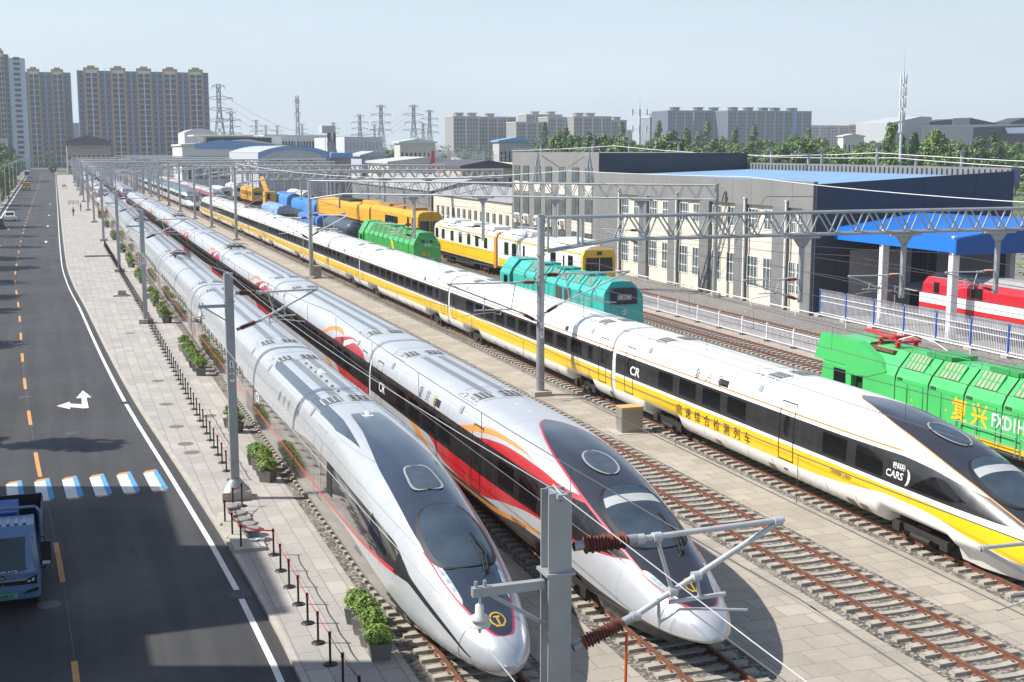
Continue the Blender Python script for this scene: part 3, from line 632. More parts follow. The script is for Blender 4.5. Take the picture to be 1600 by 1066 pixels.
def liv_red(name, head):
    t, s, z, x = livery_common(name)
    if head:
        top = t.curve(s, [(1.55, 2.42), (3.9, 3.14), (7.8, 3.27), (14, 3.32), (32, 3.32)]); bot = t.curve(s, [(1.55, 2.42), (6.2, 2.24), (9, 2.2), (14.8, 2.1), (19, 2.12), (32, 2.12)])
        rt = t.curve(s, [(0, 2.2), (1.5, 2.46), (4, 3.22), (6, 3.36), (7.3, 3.42), (8.7, 3.56), (11.2, 3.64), (13.2, 3.52), (15, 3.3), (32, 3.1)])
        rb = t.curve(s, [(0, 2.4), (1.4, 2.42), (5.7, 2.17), (8.8, 2.1), (11.3, 1.8), (14.9, 1.36), (18.5, 1.5), (21, 2.12), (32, 2.3)])
        ot = t.curve(s, [(0, 3), (8.5, 3.55), (10.6, 3.82), (12.4, 3.86), (14.6, 3.74), (16.6, 3.35), (18, 3.2), (32, 3.0)]); ob = t.curve(s, [(0, 3.1), (8.5, 3.56), (10.6, 3.74), (12.4, 3.72), (14.6, 3.5), (16, 3.3), (32, 3.2)])
        o2t = t.curve(s, [(0, 1.9), (3, 2.1), (6, 1.88), (10, 1.6), (13.5, 1.26), (17, 1.2), (20.5, 1.6), (22.8, 2.12), (32, 2.3)]); o2b = t.curve(s, [(0, 1.9), (3, 2.12), (6, 1.84), (10, 1.45), (13.5, 1.05), (17, 1.0), (21.5, 1.5), (24, 2.12), (32, 2.3)])
    else:
        top = 3.32; bot = 2.12
        rt = t.curve(s, [(0, 2.9), (1, 3.32), (2.2, 3.72), (4.4, 3.9), (6.4, 3.72), (8.6, 3.32), (10, 3), (32, 3)]); rb = t.curve(s, [(0, 1.9), (1.5, 1.5), (3.5, 1.3), (6, 1.5), (8, 2.12), (32, 2.3)])
        ot = t.curve(s, [(0, 2.6), (6, 3.7), (7.8, 4.0), (9.6, 3.85), (12, 3.32), (32, 3)]); ob = t.curve(s, [(0, 3), (6, 3.72), (7.8, 3.78), (9.6, 3.6), (11, 3.3), (32, 3.2)])
        o2t = t.curve(s, [(0, 1.2), (4, 1.1), (7, 1.35), (9.8, 2.12), (32, 2.3)]); o2b = t.curve(s, [(0, 1.0), (4, .9), (8, 1.3), (11, 2.12), (32, 2.3)])
    blk = t.mul(t.lt(z, top), t.gt(z, bot)); c = t.mix(stripes(t, s, z, x, 17 if head else 3.5, 26 if head else 24), (.61, .63, .66, 1), (.25, .255, .26, 1))
    red = t.m('MAXIMUM', t.mul(t.gt(z, top), t.lt(z, rt)), t.mul(t.lt(z, bot), t.gt(z, rb)))
    org = t.m('MAXIMUM', t.mul(t.gt(z, ob), t.lt(z, ot), t.gt(z, top)), t.mul(t.lt(z, o2t), t.gt(z, o2b), t.lt(z, bot)))
    low = t.lt(z, t.curve(s, [(0, 1.0), (4, 1.3), (8, 1.5), (12, 1.38), (32, 1.35)]))
    c = t.mix(low, c, (.13, .115, .10, 1)); c = t.mix(org, c, (.60, .25, .045, 1)); c = t.mix(red, c, (.44, .009, .013, 1)); c = t.mix(blk, c, (.018, .016, .016, 1))  # low: mirror finish with the reflected ground's dark brown put into its colour
    d = t.remap(t.noise(.5, 5, t.scaled(3, .5, 1)), .4, .75, 0, .15); c = t.mix(t.mul(d, t.m('SUBTRACT', 1, blk)), c, (.45, .44, .42, 1))
    if not head:
        w1 = t.curve(s, [(0, 2.9), (.9, 3.3), (2.0, 3.62), (3.6, 3.74), (5, 3.5), (6, 3.3), (32, 3)]); w2 = t.curve(s, [(0, 2.9), (.95, 3.31), (2.1, 3.68), (4.0, 3.84), (5.8, 3.6), (7, 3.3), (32, 3)])
        c = t.mix(t.mul(t.gt(z, w1), t.lt(z, w2), t.gt(z, top), t.lt(s, 6)), c, (.62, .62, .62, 1))
    pnt = t.m('MAXIMUM', t.m('MAXIMUM', red, org), blk)
    c = weather(t, c, s, z, x)
    return t.out(c, t.m('ADD', t.mixf(blk, .28, .12), t.mul(t.remap(t.noise(.9, 5), .4, .7), .12)), t.mixf(pnt, t.mixf(low, .4, .65), 0.), coat=.1)
def liv_yellow(name, head):
    t, s, z, x = livery_common(name)
    if head:
        top = t.curve(s, [(0, 1.5), (1.6, 2.0), (3.4, 2.58), (5.3, 2.93), (6.6, 3.13), (8, 3.22), (11.5, 3.2), (32, 3.2)]); bot = t.curve(s, [(0, 1.6), (1.6, 1.99), (3.4, 2.1), (7, 2.18), (32, 2.2)])
        yt = t.curve(s, [(0, 1.5), (1.6, 1.75), (4.5, 1.95), (9, 2.04), (32, 2.06)]); yb = t.curve(s, [(0, .9), (2.9, 1.2), (4.4, 1.42), (6, 1.68), (8.3, 1.74), (9.6, 1.62), (11.5, 1.45), (13.6, 1.37), (32, 1.36)])
        o = t.mul(t.gt(z, 3.33), t.lt(z, 3.39), t.gt(s, 7.8))
    else: top, bot, yt, yb = 3.2, 2.2, 2.06, 1.36; o = t.mul(t.gt(z, 3.33), t.lt(z, 3.39))
    c = t.mix(stripes(t, s, z, x, 16.5 if head else 3, 27), (.86, .86, .85, 1), (.62, .62, .61, 1))
    c = t.mix(t.mul(t.gt(z, yb), t.lt(z, yt)), c, (.86, .545, .014, 1)); blk = t.mul(t.lt(z, top), t.gt(z, bot)); c = t.mix(blk, c, (.028, .028, .03, 1)); c = t.mix(o, c, (.50, .22, .05, 1))
    d = t.mul(t.remap(t.noise(.6, 5, t.scaled(3, .8, 1)), .45, .75, 0, .25), t.lt(z, 1.4)); c = t.mix(d, c, (.45, .42, .37, 1))
    c = weather(t, c, s, z, x, .55)
    return t.out(c, t.remap(t.noise(.9, 5), .4, .7, .24, .4), 0, coat=.35)
m_canT = M('canopy_blue_grey', (.026, .036, .054), .13, 0, .3, .35, 0, .8); m_canR = M('canopy_charcoal', (.026, .028, .034), .15, 0, .28, .35, 0, .8)
m_winT = M('train_window', (.010, .010, .011), .05, 0, .1); m_winS = M('mirror_window', (.17, .155, .145), .03, .9, .08)
m_edge = M('canopy_edge_red', (.60, .03, .06), .35); m_edgeo = M('canopy_edge_orange', (.62, .26, .07), .4); m_lampw = M('lamp_pale', (.55, .60, .64), .12, .1, .2, 6); 
canT = pchip([(.5, 0), (.56, .16), (.8, .3), (1.7, .58), (2.4, .72), (3.4, .84), (6, .98), (8.9, .96), (11, .82), (13, .64), (15.2, .52), (15.3, .5)])
canR = pchip([(.62, 0), (.68, .26), (.9, .45), (1.3, .66), (2.3, .9), (4, 1.06), (6.1, 1.14), (8.3, 1.05), (9.8, .84), (10.8, .6), (11.7, .34), (12.2, .0)])
canY = canR
MS = dict(head=liv_silver('livery_silver_head', True), car=liv_silver('livery_silver_car', False), gang=M('gangway_silver', (.62, .63, .64), .35, .4), win=m_winS, canopy=canT, can_s=(.5, 15.3), can_m=m_canT, edge_m=m_edge, wind=(3.05, 6.2, .84), hatch=(7.1, 8.8, .46), hpw=4, taper=lambda s: 1.0 - (s - 7.1) * .14, edge_end=4.4, lamp=(1.9, 4.3), lamp_w=.12, lamp_m=m_lampw, emb=1.05, wip=.3, pant=(1, 3), pant_s=24.5, hatch_m=M('roof_glass', (.06, .08, .10), .08, 0, .3, 2))
MR = dict(head=liv_red('livery_red_head', True), car=liv_red('livery_red_car', False), gang=M('gangway_pale', (.68, .68, .67), .5), win=M('train_window_brown', (.007, .006, .006), .06), canopy=canR, can_s=(.62, 12.2), can_m=m_canR, edge_m=m_edge, wind=(2.9, 6.0, .92), hatch=(6.6, 8.3, .42), lamp=(1.0, 2.5), lamp_w=.13, lamp_m=m_lampw, emb=1.45, wip=.35, pant=(2, 4), pant_s=2.0, hatch_m=M('roof_glass', (.06, .08, .10), .08, 0, .3, 2))
MY = dict(head=liv_yellow('livery_yellow_head', True), car=liv_yellow('livery_yellow_car', False), gang=M('gangway_white', (.76, .76, .74), .5), win=m_winT, canopy=canY, can_s=(.62, 12.2), can_m=m_canR, edge_m=m_edgeo, edge_w=.035, wind=(2.7, 5.6, .92), hatch=(6.3, 8.2, .42), lamp=(.95, 2.1), lamp_w=.14, lamp_m=m_lampw, emb=1.45, wip=.35, pant=(2, 4), pant_s=24.0)
GT = 'high speed trains parked on the parallel tracks'
t1 = train('silver', 'nearest silver mirror sided high speed train with blue grey nose, beside the planters', 'train', TR[0], 27.25, 9, MS, GT)
t2 = train('red', 'silver train with black window band and red and orange swooshes, second from the road', 'train', TR[1], 27.0, 9, MR, GT)
t3 = train('yellow', 'white train with wide yellow stripe and black window band marked CARS', 'train', TR[3], 27.0, 8, MY, GT)
# ---------------------------------------------------------------- overhead line equipment
ORD = ['first', 'second', 'third', 'fourth', 'fifth', 'sixth', 'seventh', 'eighth', 'ninth', 'tenth', 'eleventh', 'twelfth', 'thirteenth', 'fourteenth', 'fifteenth', 'sixteenth']
def ins_mesh(a, b, n=9, r=.1):
    a, b = Vector(a), Vector(b); m = MB(); L = (b - a).length; d = (b - a) / L; m.cyl(a, b, r * .42, n=8, mi=0)
    m.cyl(a, a + d * L * .14, r * .55, n=8, mi=1); m.cyl(b - d * L * .14, b, r * .55, n=8, mi=1)
    for i in range(n):
        c = a + d * L * (.2 + .6 * i / (n - 1)); m.cyl(c - d * .015, c + d * .03, r * (1.0 if i % 2 == 0 else .85), r * .5, n=12, mi=0)
    return m
def cantilever(par, x0, zu, zl, L, sg, r=.042, drop=False, ox=0.):
    P = lambda u, z: (ox + sg * (x0 + u), 0, z); b = MB(); dz = zu - zl
    i1 = (P(.05, zu), P(.95, zu + .01)); 
    tipu = (L, zu + .04); li = (P(.05, zl + .05 * dz), P(.9, zl + dz * .26))
    b.cyl(P(.95, zu), P(L + .1, zu + .05), r, n=8)
    b.cyl(li[1], P(L - .02, zu), r, n=8)
    b.cyl(P(1.25, zu), P(1.5, zl + dz * (.26 + .74 * (1.5 - .9) / (L - .9))), r * .7, n=6)
    k = lambda u: zl + dz * (.26 + .74 * (u - .9) / (L - .9))
    zr = zl + .36 * dz
    b.cyl(P(1.45, zr), P(L * .68 + .2, zr + .02), r * .8, n=8); b.cyl(P(L * .6, k(L * .6)), P(L * .62, zr), r * .6, n=6)
    b.cyl(P(L * .42, zr), P(L * .42, zr - .3), r * .6, n=6)
    b.tube([P(L * .42, zr - .27), P(L * .52, zr - .12), P(L * .6, zr - .14), P(L * .86, zr - .26)], r * .5)
    for u, z in ((1.0, zu), (1.25, zu), (L, zu + .03), (1.5, k(1.5)), (L * .6, k(L * .6)), (.95, zl + dz * .27)): b.cyl(P(u - .06, z), P(u + .06, z), r * 1.7, n=8)
    c = b.build('cantilever', m_tube, par)
    ins_mesh(*i1, 13, r=.125).build('insulator', [m_insul, m_galv], c); ins_mesh(*li, 13, r=.115).build('insulator', [m_insul, m_galv], c)
    return c
def hpole(b, z1, w=.28, d=.28):
    t = .03
    b.box(-w / 2, w / 2, -d / 2, -d / 2 + t, .3, z1); b.box(-w / 2, w / 2, d / 2 - t, d / 2, .3, z1); b.box(-.012, .012, -d / 2 + t, d / 2 - t, .3, z1)
def number_plate(par, txt, z, y, w=.17, h=None, col=None):
    b = MB(); n = len(txt); b.box(-w / 2, w / 2, y - .012, y, z - .27 * n, z + .03); p = b.build('number_plate', m_white, par)
    for i, ch in enumerate(txt): lettering(ch, lambda u, v: (u - .07, y - .016, z - .24 * (i + 1) + .03 + v), .27, m_black, p, True)
def left_mast(y, z1, i):
    t = thing('overhead_line_mast', 'grey steel mast beside the pavement, ' + ('nearest, cut off by the picture bottom' if i == 0 else 'numbered 100, by the barrier corner' if i == 1 else ORD[i] + ' from the camera'), 'mast', (5.87, y, 0), 'masts beside the pavement')
    b = MB()
    if i == 1:
        b.box(-.16, .16, -.14, .14, .3, z1)
    else: hpole(b, z1, .32, .3)
    b.build('pole', m_galv, t)
    f = MB(); f.box(-.55, .55, -.45, .45, 0, .34); f.build('footing', m_conc, t)
    if i == 1: b = MB(); b.lathe([(.55, .34), (.5, .42), (.22, .75), (.2, .8)], (0, 0, 0), 10); b.build('base_cover', m_grey, t)
    cantilever(t, .2, z1 - .78, z1 - 2.25, 3.1, 1)
    b = MB(); zb = z1 - 1.3; b.box(-1.15, -.17, -.05, .05, zb, zb + .12); b.bar((-.9, 0, zb), (-.14, 0, zb - .5), .05); b.box(-.2, .2, -.2, .2, zb + .2, zb + .24)
    for u in (-1.1, -.98): b.cyl((u, 0, zb + .1), (u, 0, zb + .2), .025, n=6)
    br = b.build('side_bracket', m_galv, t)
    b = MB(); b.lathe([(.02, 0), (.02, -.1), (.055, -.12), (.06, -.24), (.14, -.29), (.13, -.31), (.04, -.32), (.04, -.34), (.15, -.38), (.14, -.40), (.03, -.42), (.02, -.5)], (-1.05, 0, zb), 14); b.build('insulator', m_insw, br)
    b = MB(); b.tube([(0, -.16, z1 - .1), (.0, -.22, z1 - .02), (0, .1, z1 + .04)], .02); b.box(-.07, .07, -.24, .2, z1 - .06, z1 + .0); b.build('top_clamp', m_galv, t)
    if i < 3: number_plate(t, str(99 + i), 5.4, -.155)
    return t
mr_ = thing('overhead_line_mast', 'grey mast with bracket just beyond the right picture edge by the yellow train nose', 'mast', (19.0, 18.5, 0)); b = MB(); hpole(b, 8.6); b.build('pole', m_galv, mr_); cantilever(mr_, .2, 6.0, 4.5, 2.9, -1)
LM = [14.8, 48.5, 101.3, 145.2, 195, 244.5, 292, 340, 388, 436, 484, 532]
for i, y in enumerate(LM): left_mast(y, 9.03 if i == 0 else 8.75, i)
def catenary(pts, sag, n=8):
    out = []
    for a, b in zip(pts[:-1], pts[1:]):
        a, b = Vector(a), Vector(b)
        for k in range(n): t = k / n; p = a.lerp(b, t); p.z -= sag * 4 * t * (1 - t) * ((b - a).length / 50) ** 2; out.append(p)
    return out + [Vector(pts[-1])]
def wire_thing(name, label, pts, sag, r, mat, grp='overhead wires along the tracks'):
    b = MB(); b.tube(catenary(pts, sag), r, 4); return tag(b.build(name, mat), label, 'wire', grp)
wire_thing('feeder_wire', 'white feeder wire clamped along the mast tops beside the pavement', [(5.87, -25, 9.0)] + [(5.87, y, 9.02 if i == 0 else 8.75) for i, y in enumerate(LM)], .55, .008, m_wire)
wire_thing('feeder_wire', 'white feeder wire hung from the mast brackets over the barrier posts', [(4.82, -25, 7.2)] + [(4.82, y, 7.16) for y in LM], .45, .009, m_wire)
wl = ['nearest silver train', 'red swoosh train', 'empty track', 'yellow striped train', 'green locomotives', 'white and yellow railcar', 'track beside the workshop']
for i, x in enumerate(TR):
    zc, zm = (5.75, 7.1) if i != 1 else (5.6, 6.9)
    my = LM if i < 2 else [14, 64, 131, 190, 250, 310, 370, 430, 490]
    t = thing('catenary', 'contact wire with droppers over the ' + wl[i], 'wire', (x, 0, 0), 'overhead wires along the tracks')
    mp = [(.1 * (-1) ** k, y, zm) for k, y in enumerate([-30] + my)]
    b = MB(); cat = catenary(mp, .5); b.tube(cat, .013, 4); b.build('messenger_wire', m_wired, t)
    b = MB(); b.tube([(p[0], p[1], zc) for p in mp], .013, 4); b.build('contact_wire', m_wired, t)
    for k in range(4, 44):
        y = k * 5.9; j = max(q for q in range(len(cat)) if cat[q].y <= y); a, c = cat[j], cat[min(j + 1, len(cat) - 1)]
        z = a.z + (c.z - a.z) * ((y - a.y) / max(.1, c.y - a.y)); b = MB(); b.cyl((0, y, zc), (0, y, z), .008, n=4, cap=False); b.build('dropper', m_wired, t)
m_galvf = M('galvanised_pale', (.47, .48, .48), .55, .1, .1)
def gantry(xa, ya, xb, yb, z1, lab, drops, detail=True, num=None):
    L = math.hypot(xb - xa, yb - ya); rz = math.atan2(yb - ya, xb - xa)
    t = thing('overhead_gantry', lab, 'gantry', (xa, ya, 0), 'truss gantries across the tracks', rz)
    n = 12 if detail else 8
    for u, nm in ((0, 'post'), (L, 'post')):
        b = MB(); b.cyl((u, 0, .0), (u, 0, z1 + .12), .235, .19, n); b.cyl((u, 0, z1 + .1), (u, 0, z1 + .16), .215, n=n)
        if detail:
            for z in (4.4, 6.3, 6.6, z1 - 2.0): b.cyl((u, 0, z - .05), (u, 0, z + .05), .25, n=n)
        p = b.build(nm, m_galv, t)
        if u == 0 and detail and num: number_plate(p, num, 4.0, -.235)
        b = MB(); b.box(u - .5, u + .5, -.5, .5, -.05, .25); b.build('footing', m_conc, t)
    b = MB(); zt, zb, h = z1, z1 - 1.28, .32
    rr = .085 if detail else .12 if ya < 330 else .19; rb = .075 if detail else .12 if ya < 330 else .18
    for s in (-h, h):
        b.cyl((.25, s, zt), (L, s, zt), rr, n=8); b.cyl((4.2, s, zb), (L, s, zb), rr, n=8); b.cyl((.3, s, zb - .55), (4.2, s, zb), rr, n=8)
        k = max(4, round((L - 4.5) / 1.75)); st = (L - 4.6) / k
        for i in range(k):
            u = 4.3 + i * st; b.bar((u + .15, s, zb), (u + st * .42, s, zt), rb); b.bar((u + st * .42 + .28, s, zt), (u + st - .02 + .2, s, zb), rb)
        b.bar((2.3, s, zb - .25), (2.3, s, zt), .1)
        if detail: b.bar((.3, s, zb - .55), (.3, s, zt), .09)
    if detail:
        for i in range(int(L / 3.5)): u = 1.5 + i * 3.5; b.bar((u, -h, zt), (u, h, zt), .05); b.bar((u + 1, -h, zb), (u + 1, h, zb), .05)
    b.build('truss_beam', m_galv if detail else m_galvf, t)
    for u in drops:
        b = MB(); b.box(u - 1.0, u + 1.0, -.4, .4, zb - .22, zb - .1); b.prism([(u - .55, zb - .24), (u + .55, zb - .24), (u + .15, zb - .75), (u - .15, zb - .75)], -.12, .12); b.box(u - .12, u + .12, -.12, .12, 4.45, zb - .7)
        d = b.build('drop_post', m_galv, t)
        if detail: cantilever(d, .15, 5.85, 4.6, 3.6, -1, .04, True, u); number_plate_at(d, u, '12')
        elif True: b = MB(); b.cyl((u - .1, 0, 5.8), (u - 3.8, 0, 5.85), .04, n=5); b.cyl((u - .1, 0, 4.6), (u - 3.6, 0, 5.8), .04, n=5); b.cyl((u - 1.3, 0, 5.0), (u - 4, 0, 4.9), .035, n=5); b.build('cantilever', m_galv, d)
    return t
def number_plate_at(par, u, txt):
    for i, ch in enumerate(txt): lettering(ch, lambda a, v: (u - .06 + a, -.126, 5.35 - .24 * i + v), .24, m_black, par, True)
ga = gantry(24.4, 64, 69, 64, 9.72, 'nearest truss gantry crossing in front of the blue canopy', (16.3, 23.4, 30.35, 37.4), True, '101')
cantilever(ga, .2, 6.6, 4.4, 5.0, 1, .045); cantilever(ga, .2, 6.25, 4.0, 5.0, -1, .045)
gb = gantry(24.4, 131, 56.2, 102.7, 10.1, 'truss gantry ending at the pole by the grey workshop wall', (12, 19.5, 27, 35.5), True)
cantilever(gb, .2, 6.6, 4.4, 4.2, 1, .045); cantilever(gb, .2, 6.25, 4.0, 4.2, -1, .045)
for u in (25.2, 30.4):
    b = MB()
    for sy in (-.3, .3): b.bar((u - .35, sy, 10.1), (u, 0, 13.0), .09); b.bar((u + .35, sy, 10.1), (u, 0, 13.0), .09)
    b.bar((u - .25, 0, 11.6), (u + .25, 0, 11.6), .07); b.build('top_frame', m_galv, gb)
ins_mesh((25.3, 0, 12.9), (27.7, 0, 11.4), 9, .07).build('insulator', [m_insul, m_galv], gb); ins_mesh((30.3, 0, 12.9), (27.9, 0, 11.4), 9, .07).build('insulator', [m_insul, m_galv], gb)
wire_thing('feeder_wire', 'pale feeder wire sweeping across the grey workshop front', [(24.6, 190, 11.2), (45.5, 112.3, 11.3), (55.5, 96, 11.0), (58, 64, 10.0), (60, 20, 10)], .5, .03, m_white)
gys = [190, 222, 250, 281, 310, 340, 370, 402, 436, 470, 510, 555, 600]
for i, y in enumerate(gys):
    gg = gantry(24.4, y, 66 if y < 230 else 58 + (i % 3) * 5, y, 10.1 + .35 * (i % 2), 'truss gantry far down the yard, ' + ORD[i + 2] + ' from the camera', (15.5, 22.5, 29.5), False)
    b = MB()
    for sg in (1, -1): b.cyl((sg * .2, 0, 6.4), (sg * 4.4, 0, 6.5), .04, n=5); b.cyl((sg * .2, 0, 4.4), (sg * 4.3, 0, 6.4), .04, n=5); b.cyl((sg * 2, 0, 5), (sg * 4.6, 0, 4.9), .035, n=5)
    b.build('cantilever', m_galv, gg)
for i, y in enumerate((400, 470, 560)):
    t = gantry(6.5, y, 57, y, 9.4, 'truss gantry spanning all far tracks, ' + ORD[i] + ' of these from the camera', (6, 13, 20, 28, 36, 43), False)
# thin straight poles among the far tracks
pole0 = None
for i in range(190):
    x = random.choice([7.2, 12.3, 12.3, 18.7, 25, 33, 40.5, 47.5, 56, 62]) + random.uniform(-.6, .6); y = random.uniform(310, 680)
    if pole0 is None:
        pole0 = thing('catenary_pole', 'thin grey pole with bracket in the far part of the yard', 'pole', (x, y, 0), 'thin poles far down the yard')
        b = MB(); hpole(b, 9.2, .3, .3); b.build('pole', m_galvf, pole0)
        b = MB(); b.cyl((.1, 0, 7.2), (3.4, 0, 7.9), .05, n=5); b.cyl((.1, 0, 8.0), (3.6, 0, 8.0), .05, n=5); b.cyl((1.5, 0, 6.9), (3.9, 0, 6.9), .04, n=5); b.build('bracket', m_galvf, pole0)
    else: dup(pole0, (x, y, 0), rz=random.choice([0, math.pi]))

# ---------------------------------------------------------------- workshop on the right
m_panel = M_panel('workshop_grey_panel', (.225, .222, .217), 1, 3.3); m_navy = M_panel('navy_panel', (.043, .053, .070), 0, 5.2); m_navyy = M('navy_plain', (.046, .054, .068), .6)
m_pil = M('pilaster_grey', (.19, .19, .19), .7); m_roofb = M_panel('blue_sheet_roof', (.20, .34, .53), 0, .9, .6, .1, .8); m_wf = M('white_window_frame', (.78, .78, .76), .5); m_glassg = M('window_glass_grey', (.10, .125, .13), .08, 0, .35, .8)
m_canb = M_panel('canopy_blue', (.012, .15, .56), 1, .5, .45, .08, .6); m_canb2 = M_panel('canopy_blue_face', (.012, .17, .62), 1, .35, .45, .05, .75)
ws = thing('workshop', 'grey workshop with cream window bays, navy end wall and blue roof', 'building', (57, 88, 0))
b = MB(); b.box(.45, 19.4, .25, 44, -.2, 10.3); b.build('wall', m_panel, ws)
b = MB(); b.prism([(.2, -.2), (19.6, -.2), (19.6, 11.5), (.2, 10.55)], 0, .24); b.build('end_wall', m_navy, ws)
b = MB(); b.add([(.4, .3, 10.42), (19.3, .3, 11.0), (19.3, 43.9, 11.0), (.4, 43.9, 10.42)], [(0, 1, 2, 3)]); b.build('roof', m_roofb, ws)
b = MB(); b.box(19.3, 20.3, .1, 43.9, 10.2, 11.75); 
for k in range(60): b.box(19.15, 19.3, .4 + k * .72, .62 + k * .72, 10.9, 11.6)
b.build('parapet', m_pil, ws)
b = MB(); b.box(.02, .44, .0 + .25, 44, 8.55, 10.75); b.build('fascia', m_panel, ws)
pil = [(0.25, 1.7), (4.2, 6.3), (11.0, 12.7), (17.6, 19.4), (24.2, 26.0), (31.0, 32.8), (37.9, 44)]
for a, c in pil: b = MB(); b.box(.0, .46, a, c, -.2, 8.55); b.build('pilaster', m_pil, ws)
win_me = {}
def wshop_window(par, y0, w, z0, z1, x=.30):
    key = (round(w, 2), z0, z1)
    if key not in win_me:
        b = MB(); b.box(.04, .06, 0, w, 0, z1 - z0, 1); t = .07
        b.box(0, .05, 0, t, 0, z1 - z0); b.box(0, .05, w - t, w, 0, z1 - z0); b.box(0, .05, t, w - t, 0, t); b.box(0, .05, t, w - t, z1 - z0 - t, z1 - z0)
        for k in (1, 2): b.box(.005, .05, w * k / 3 - .03, w * k / 3 + .03, t, z1 - z0 - t)
        for k in ((.30, .68) if z1 - z0 > 2 else (.5,)): b.box(.008, .05, t, w - t, (z1 - z0) * k - .03, (z1 - z0) * k + .03)
        o = b.build('window', [m_wf, m_glassg], par); win_me[key] = o
    else: o = win_me[key].copy(); COL.objects.link(o); o.parent = par
    o.location = (x, y0, z0); return o
for (a, c), (a2, c2) in zip(pil[:-1], pil[1:]):
    b = MB(); b.box(.36, .458, c + .002, a2 - .002, -.2, 8.54); b.build('bay_panel', m_cream, ws)
    w = min(1.75, (a2 - c - .5) / 2)
    for y0 in (c + .12, a2 - .12 - w):
        wshop_window(ws, y0, w, 1.35, 4.05); wshop_window(ws, y0, w, 6.45, 8.2)
for yy in (4.0, 10.8, 24.0, 37.6): b = MB(); b.cyl((-.12, yy, .1), (-.12, yy, 9.0), .1, n=10); b.cyl((-.12, yy, 9.0), (-.12, yy, 9.15), .15, n=10); b.build('vent_pipe', m_white, ws)
b = MB(); b.box(3.5, 9.5, -.06, -.001, 0, 5.2); b.build('roller_door', M_panel('roller_door', (.36, .34, .34), 2, .25), ws)
b = MB(); b.box(12, 18, -.06, -.001, 0, 5.2); b.build('roller_door', M_panel('roller_door', (.30, .29, .29), 2, .25), ws)
of = thing('office_block', 'light grey office block with navy side behind the workshop', 'building', (57, 132, 0))
b = MB(); b.box(.3, 19.2, .1, 29, 10.0 - 10.2, 12.9); b.build('wall', m_panel, of)
b = MB(); b.box(.3, 19.2, .0, .098, 10.0, 12.9); b.build('end_wall', m_navyy, of)
wy = [26, 22.6, 18.4, 14.5, 10.0, 5.8, 1.8]
for zz0, zz1 in ((9.2, 11.2), (5.0, 7.6), (1.2, 3.6)):
    for y0 in wy:
        b = MB(); b.box(.22, .299, y0, y0 + 2.0, zz0, zz1, 1)
        for k in (0, .95, 1.94): b.box(.18, .22, y0 + k, y0 + k + .06, zz0, zz1)
        b.build('window', [m_grey, m_glassg], of)
        b = MB(); b.box(.2, .298, y0, y0 + 2.0, zz0 - 1.3, zz0 - .02); b.build('spandrel', m_cream, of)
        if (int(y0) + int(zz0)) % 2 and zz0 < 9: b = MB(); b.box(-.25, .19, y0 + .4, y0 + 1.3, zz0 - .9, zz0 - .2); b.cyl((-.26, y0 + .85, zz0 - .55), (-.28, y0 + .85, zz0 - .55), .28, n=12, mi=1); b.build('air_conditioner', [m_white, m_dark], of)
b = MB()
for k in range(10): b.box(.32, .42, 3 * k - .0, 3 * k + .06, 12.9, 13.3)
b.box(.32, .4, 0, 29, 13.3, 13.34); b.build('roof_rail', m_galv, of)
lo = thing('low_annex', 'cream low annex with tall narrow windows left of the office block', 'building', (57.2, 161.2, 0))
b = MB(); b.box(0.1, 14, 0, 38, -.2, 6.1); b.build('wall', m_cream, lo); b = MB(); b.prism([(-.2, 6.1), (14.3, 6.1), (7, 7.6)], -.1, 38.2); b.build('roof', M('annex_roof', (.30, .30, .31), .7), lo)
for k in range(13): b = MB(); b.box(.02, .098, 1.2 + k * 2.8, 2.4 + k * 2.8, 1.0, 4.4, 1); b.box(-.01, .02, 1.77 + k * 2.8, 1.83 + k * 2.8, 1.0, 4.4); b.box(-.01, .02, 1.2 + k * 2.8, 2.4 + k * 2.8, 2.9, 3.0); b.build('window', [m_wf, m_glassg], lo)
sh = thing('corrugated_shed', 'dark grey corrugated shed left of the cream annex', 'building', (58, 203, 0))
b = MB(); b.box(0, 16, 0, 60, -.2, 6.4); b.build('wall', M_panel('corrugated_wall', (.20, .205, .21), 1, 1.1, .6), sh); b = MB(); b.prism([(-.3, 6.4), (16.3, 6.4), (8, 8.6)], -.3, 60.3); b.build('roof', M('shed_roof', (.33, .33, .33), .7), sh)
b = MB(); b.box(1.5, 6.5, -.06, -.001, 0, 4.5); b.build('door', m_grey, sh); b = MB(); b.box(9, 13, -.06, -.001, 0, 4.0); b.build('door', M('pale_door', (.6, .62, .64), .5), sh)
cn = thing('canopy', 'bright blue canopy with white columns over the red locomotive', 'canopy', (59, 73, 0))
b = MB(); b.prism([(0, 6.75), (0.02, 7.2), (7.5, 8.2), (26, 7.2), (26, 6.6), (7.5, 7.6)], 0.1, 15); b.build('roof', m_canb, cn)
b = MB(); b.box(-.12, 0, .1, 15, 6.15, 7.1); b.build('side_fascia', m_canb2, cn); b = MB(); b.prism([(-.1, 6.0), (26, 6.0), (26, 7.2), (7.5, 8.15), (-.1, 7.1)], 0, .098); b.build('front_fascia', m_canb, cn)
for y in (.5, 8.6):
    b = MB(); b.box(.1, .62, y - .02, y + .5, -.1, 6.4); b.cyl((.0, y - .1, 0), (.0, y - .1, 7.25), .1, n=10); b.cyl((0, y - .1, 7.2), (0, y - .1, 7.32), .17, n=10); b.build('column', m_white, cn)
    b = MB(); b.box(12.1, 12.6, y - .02, y + .5, -.1, 7.9); b.build('column', m_white, cn)
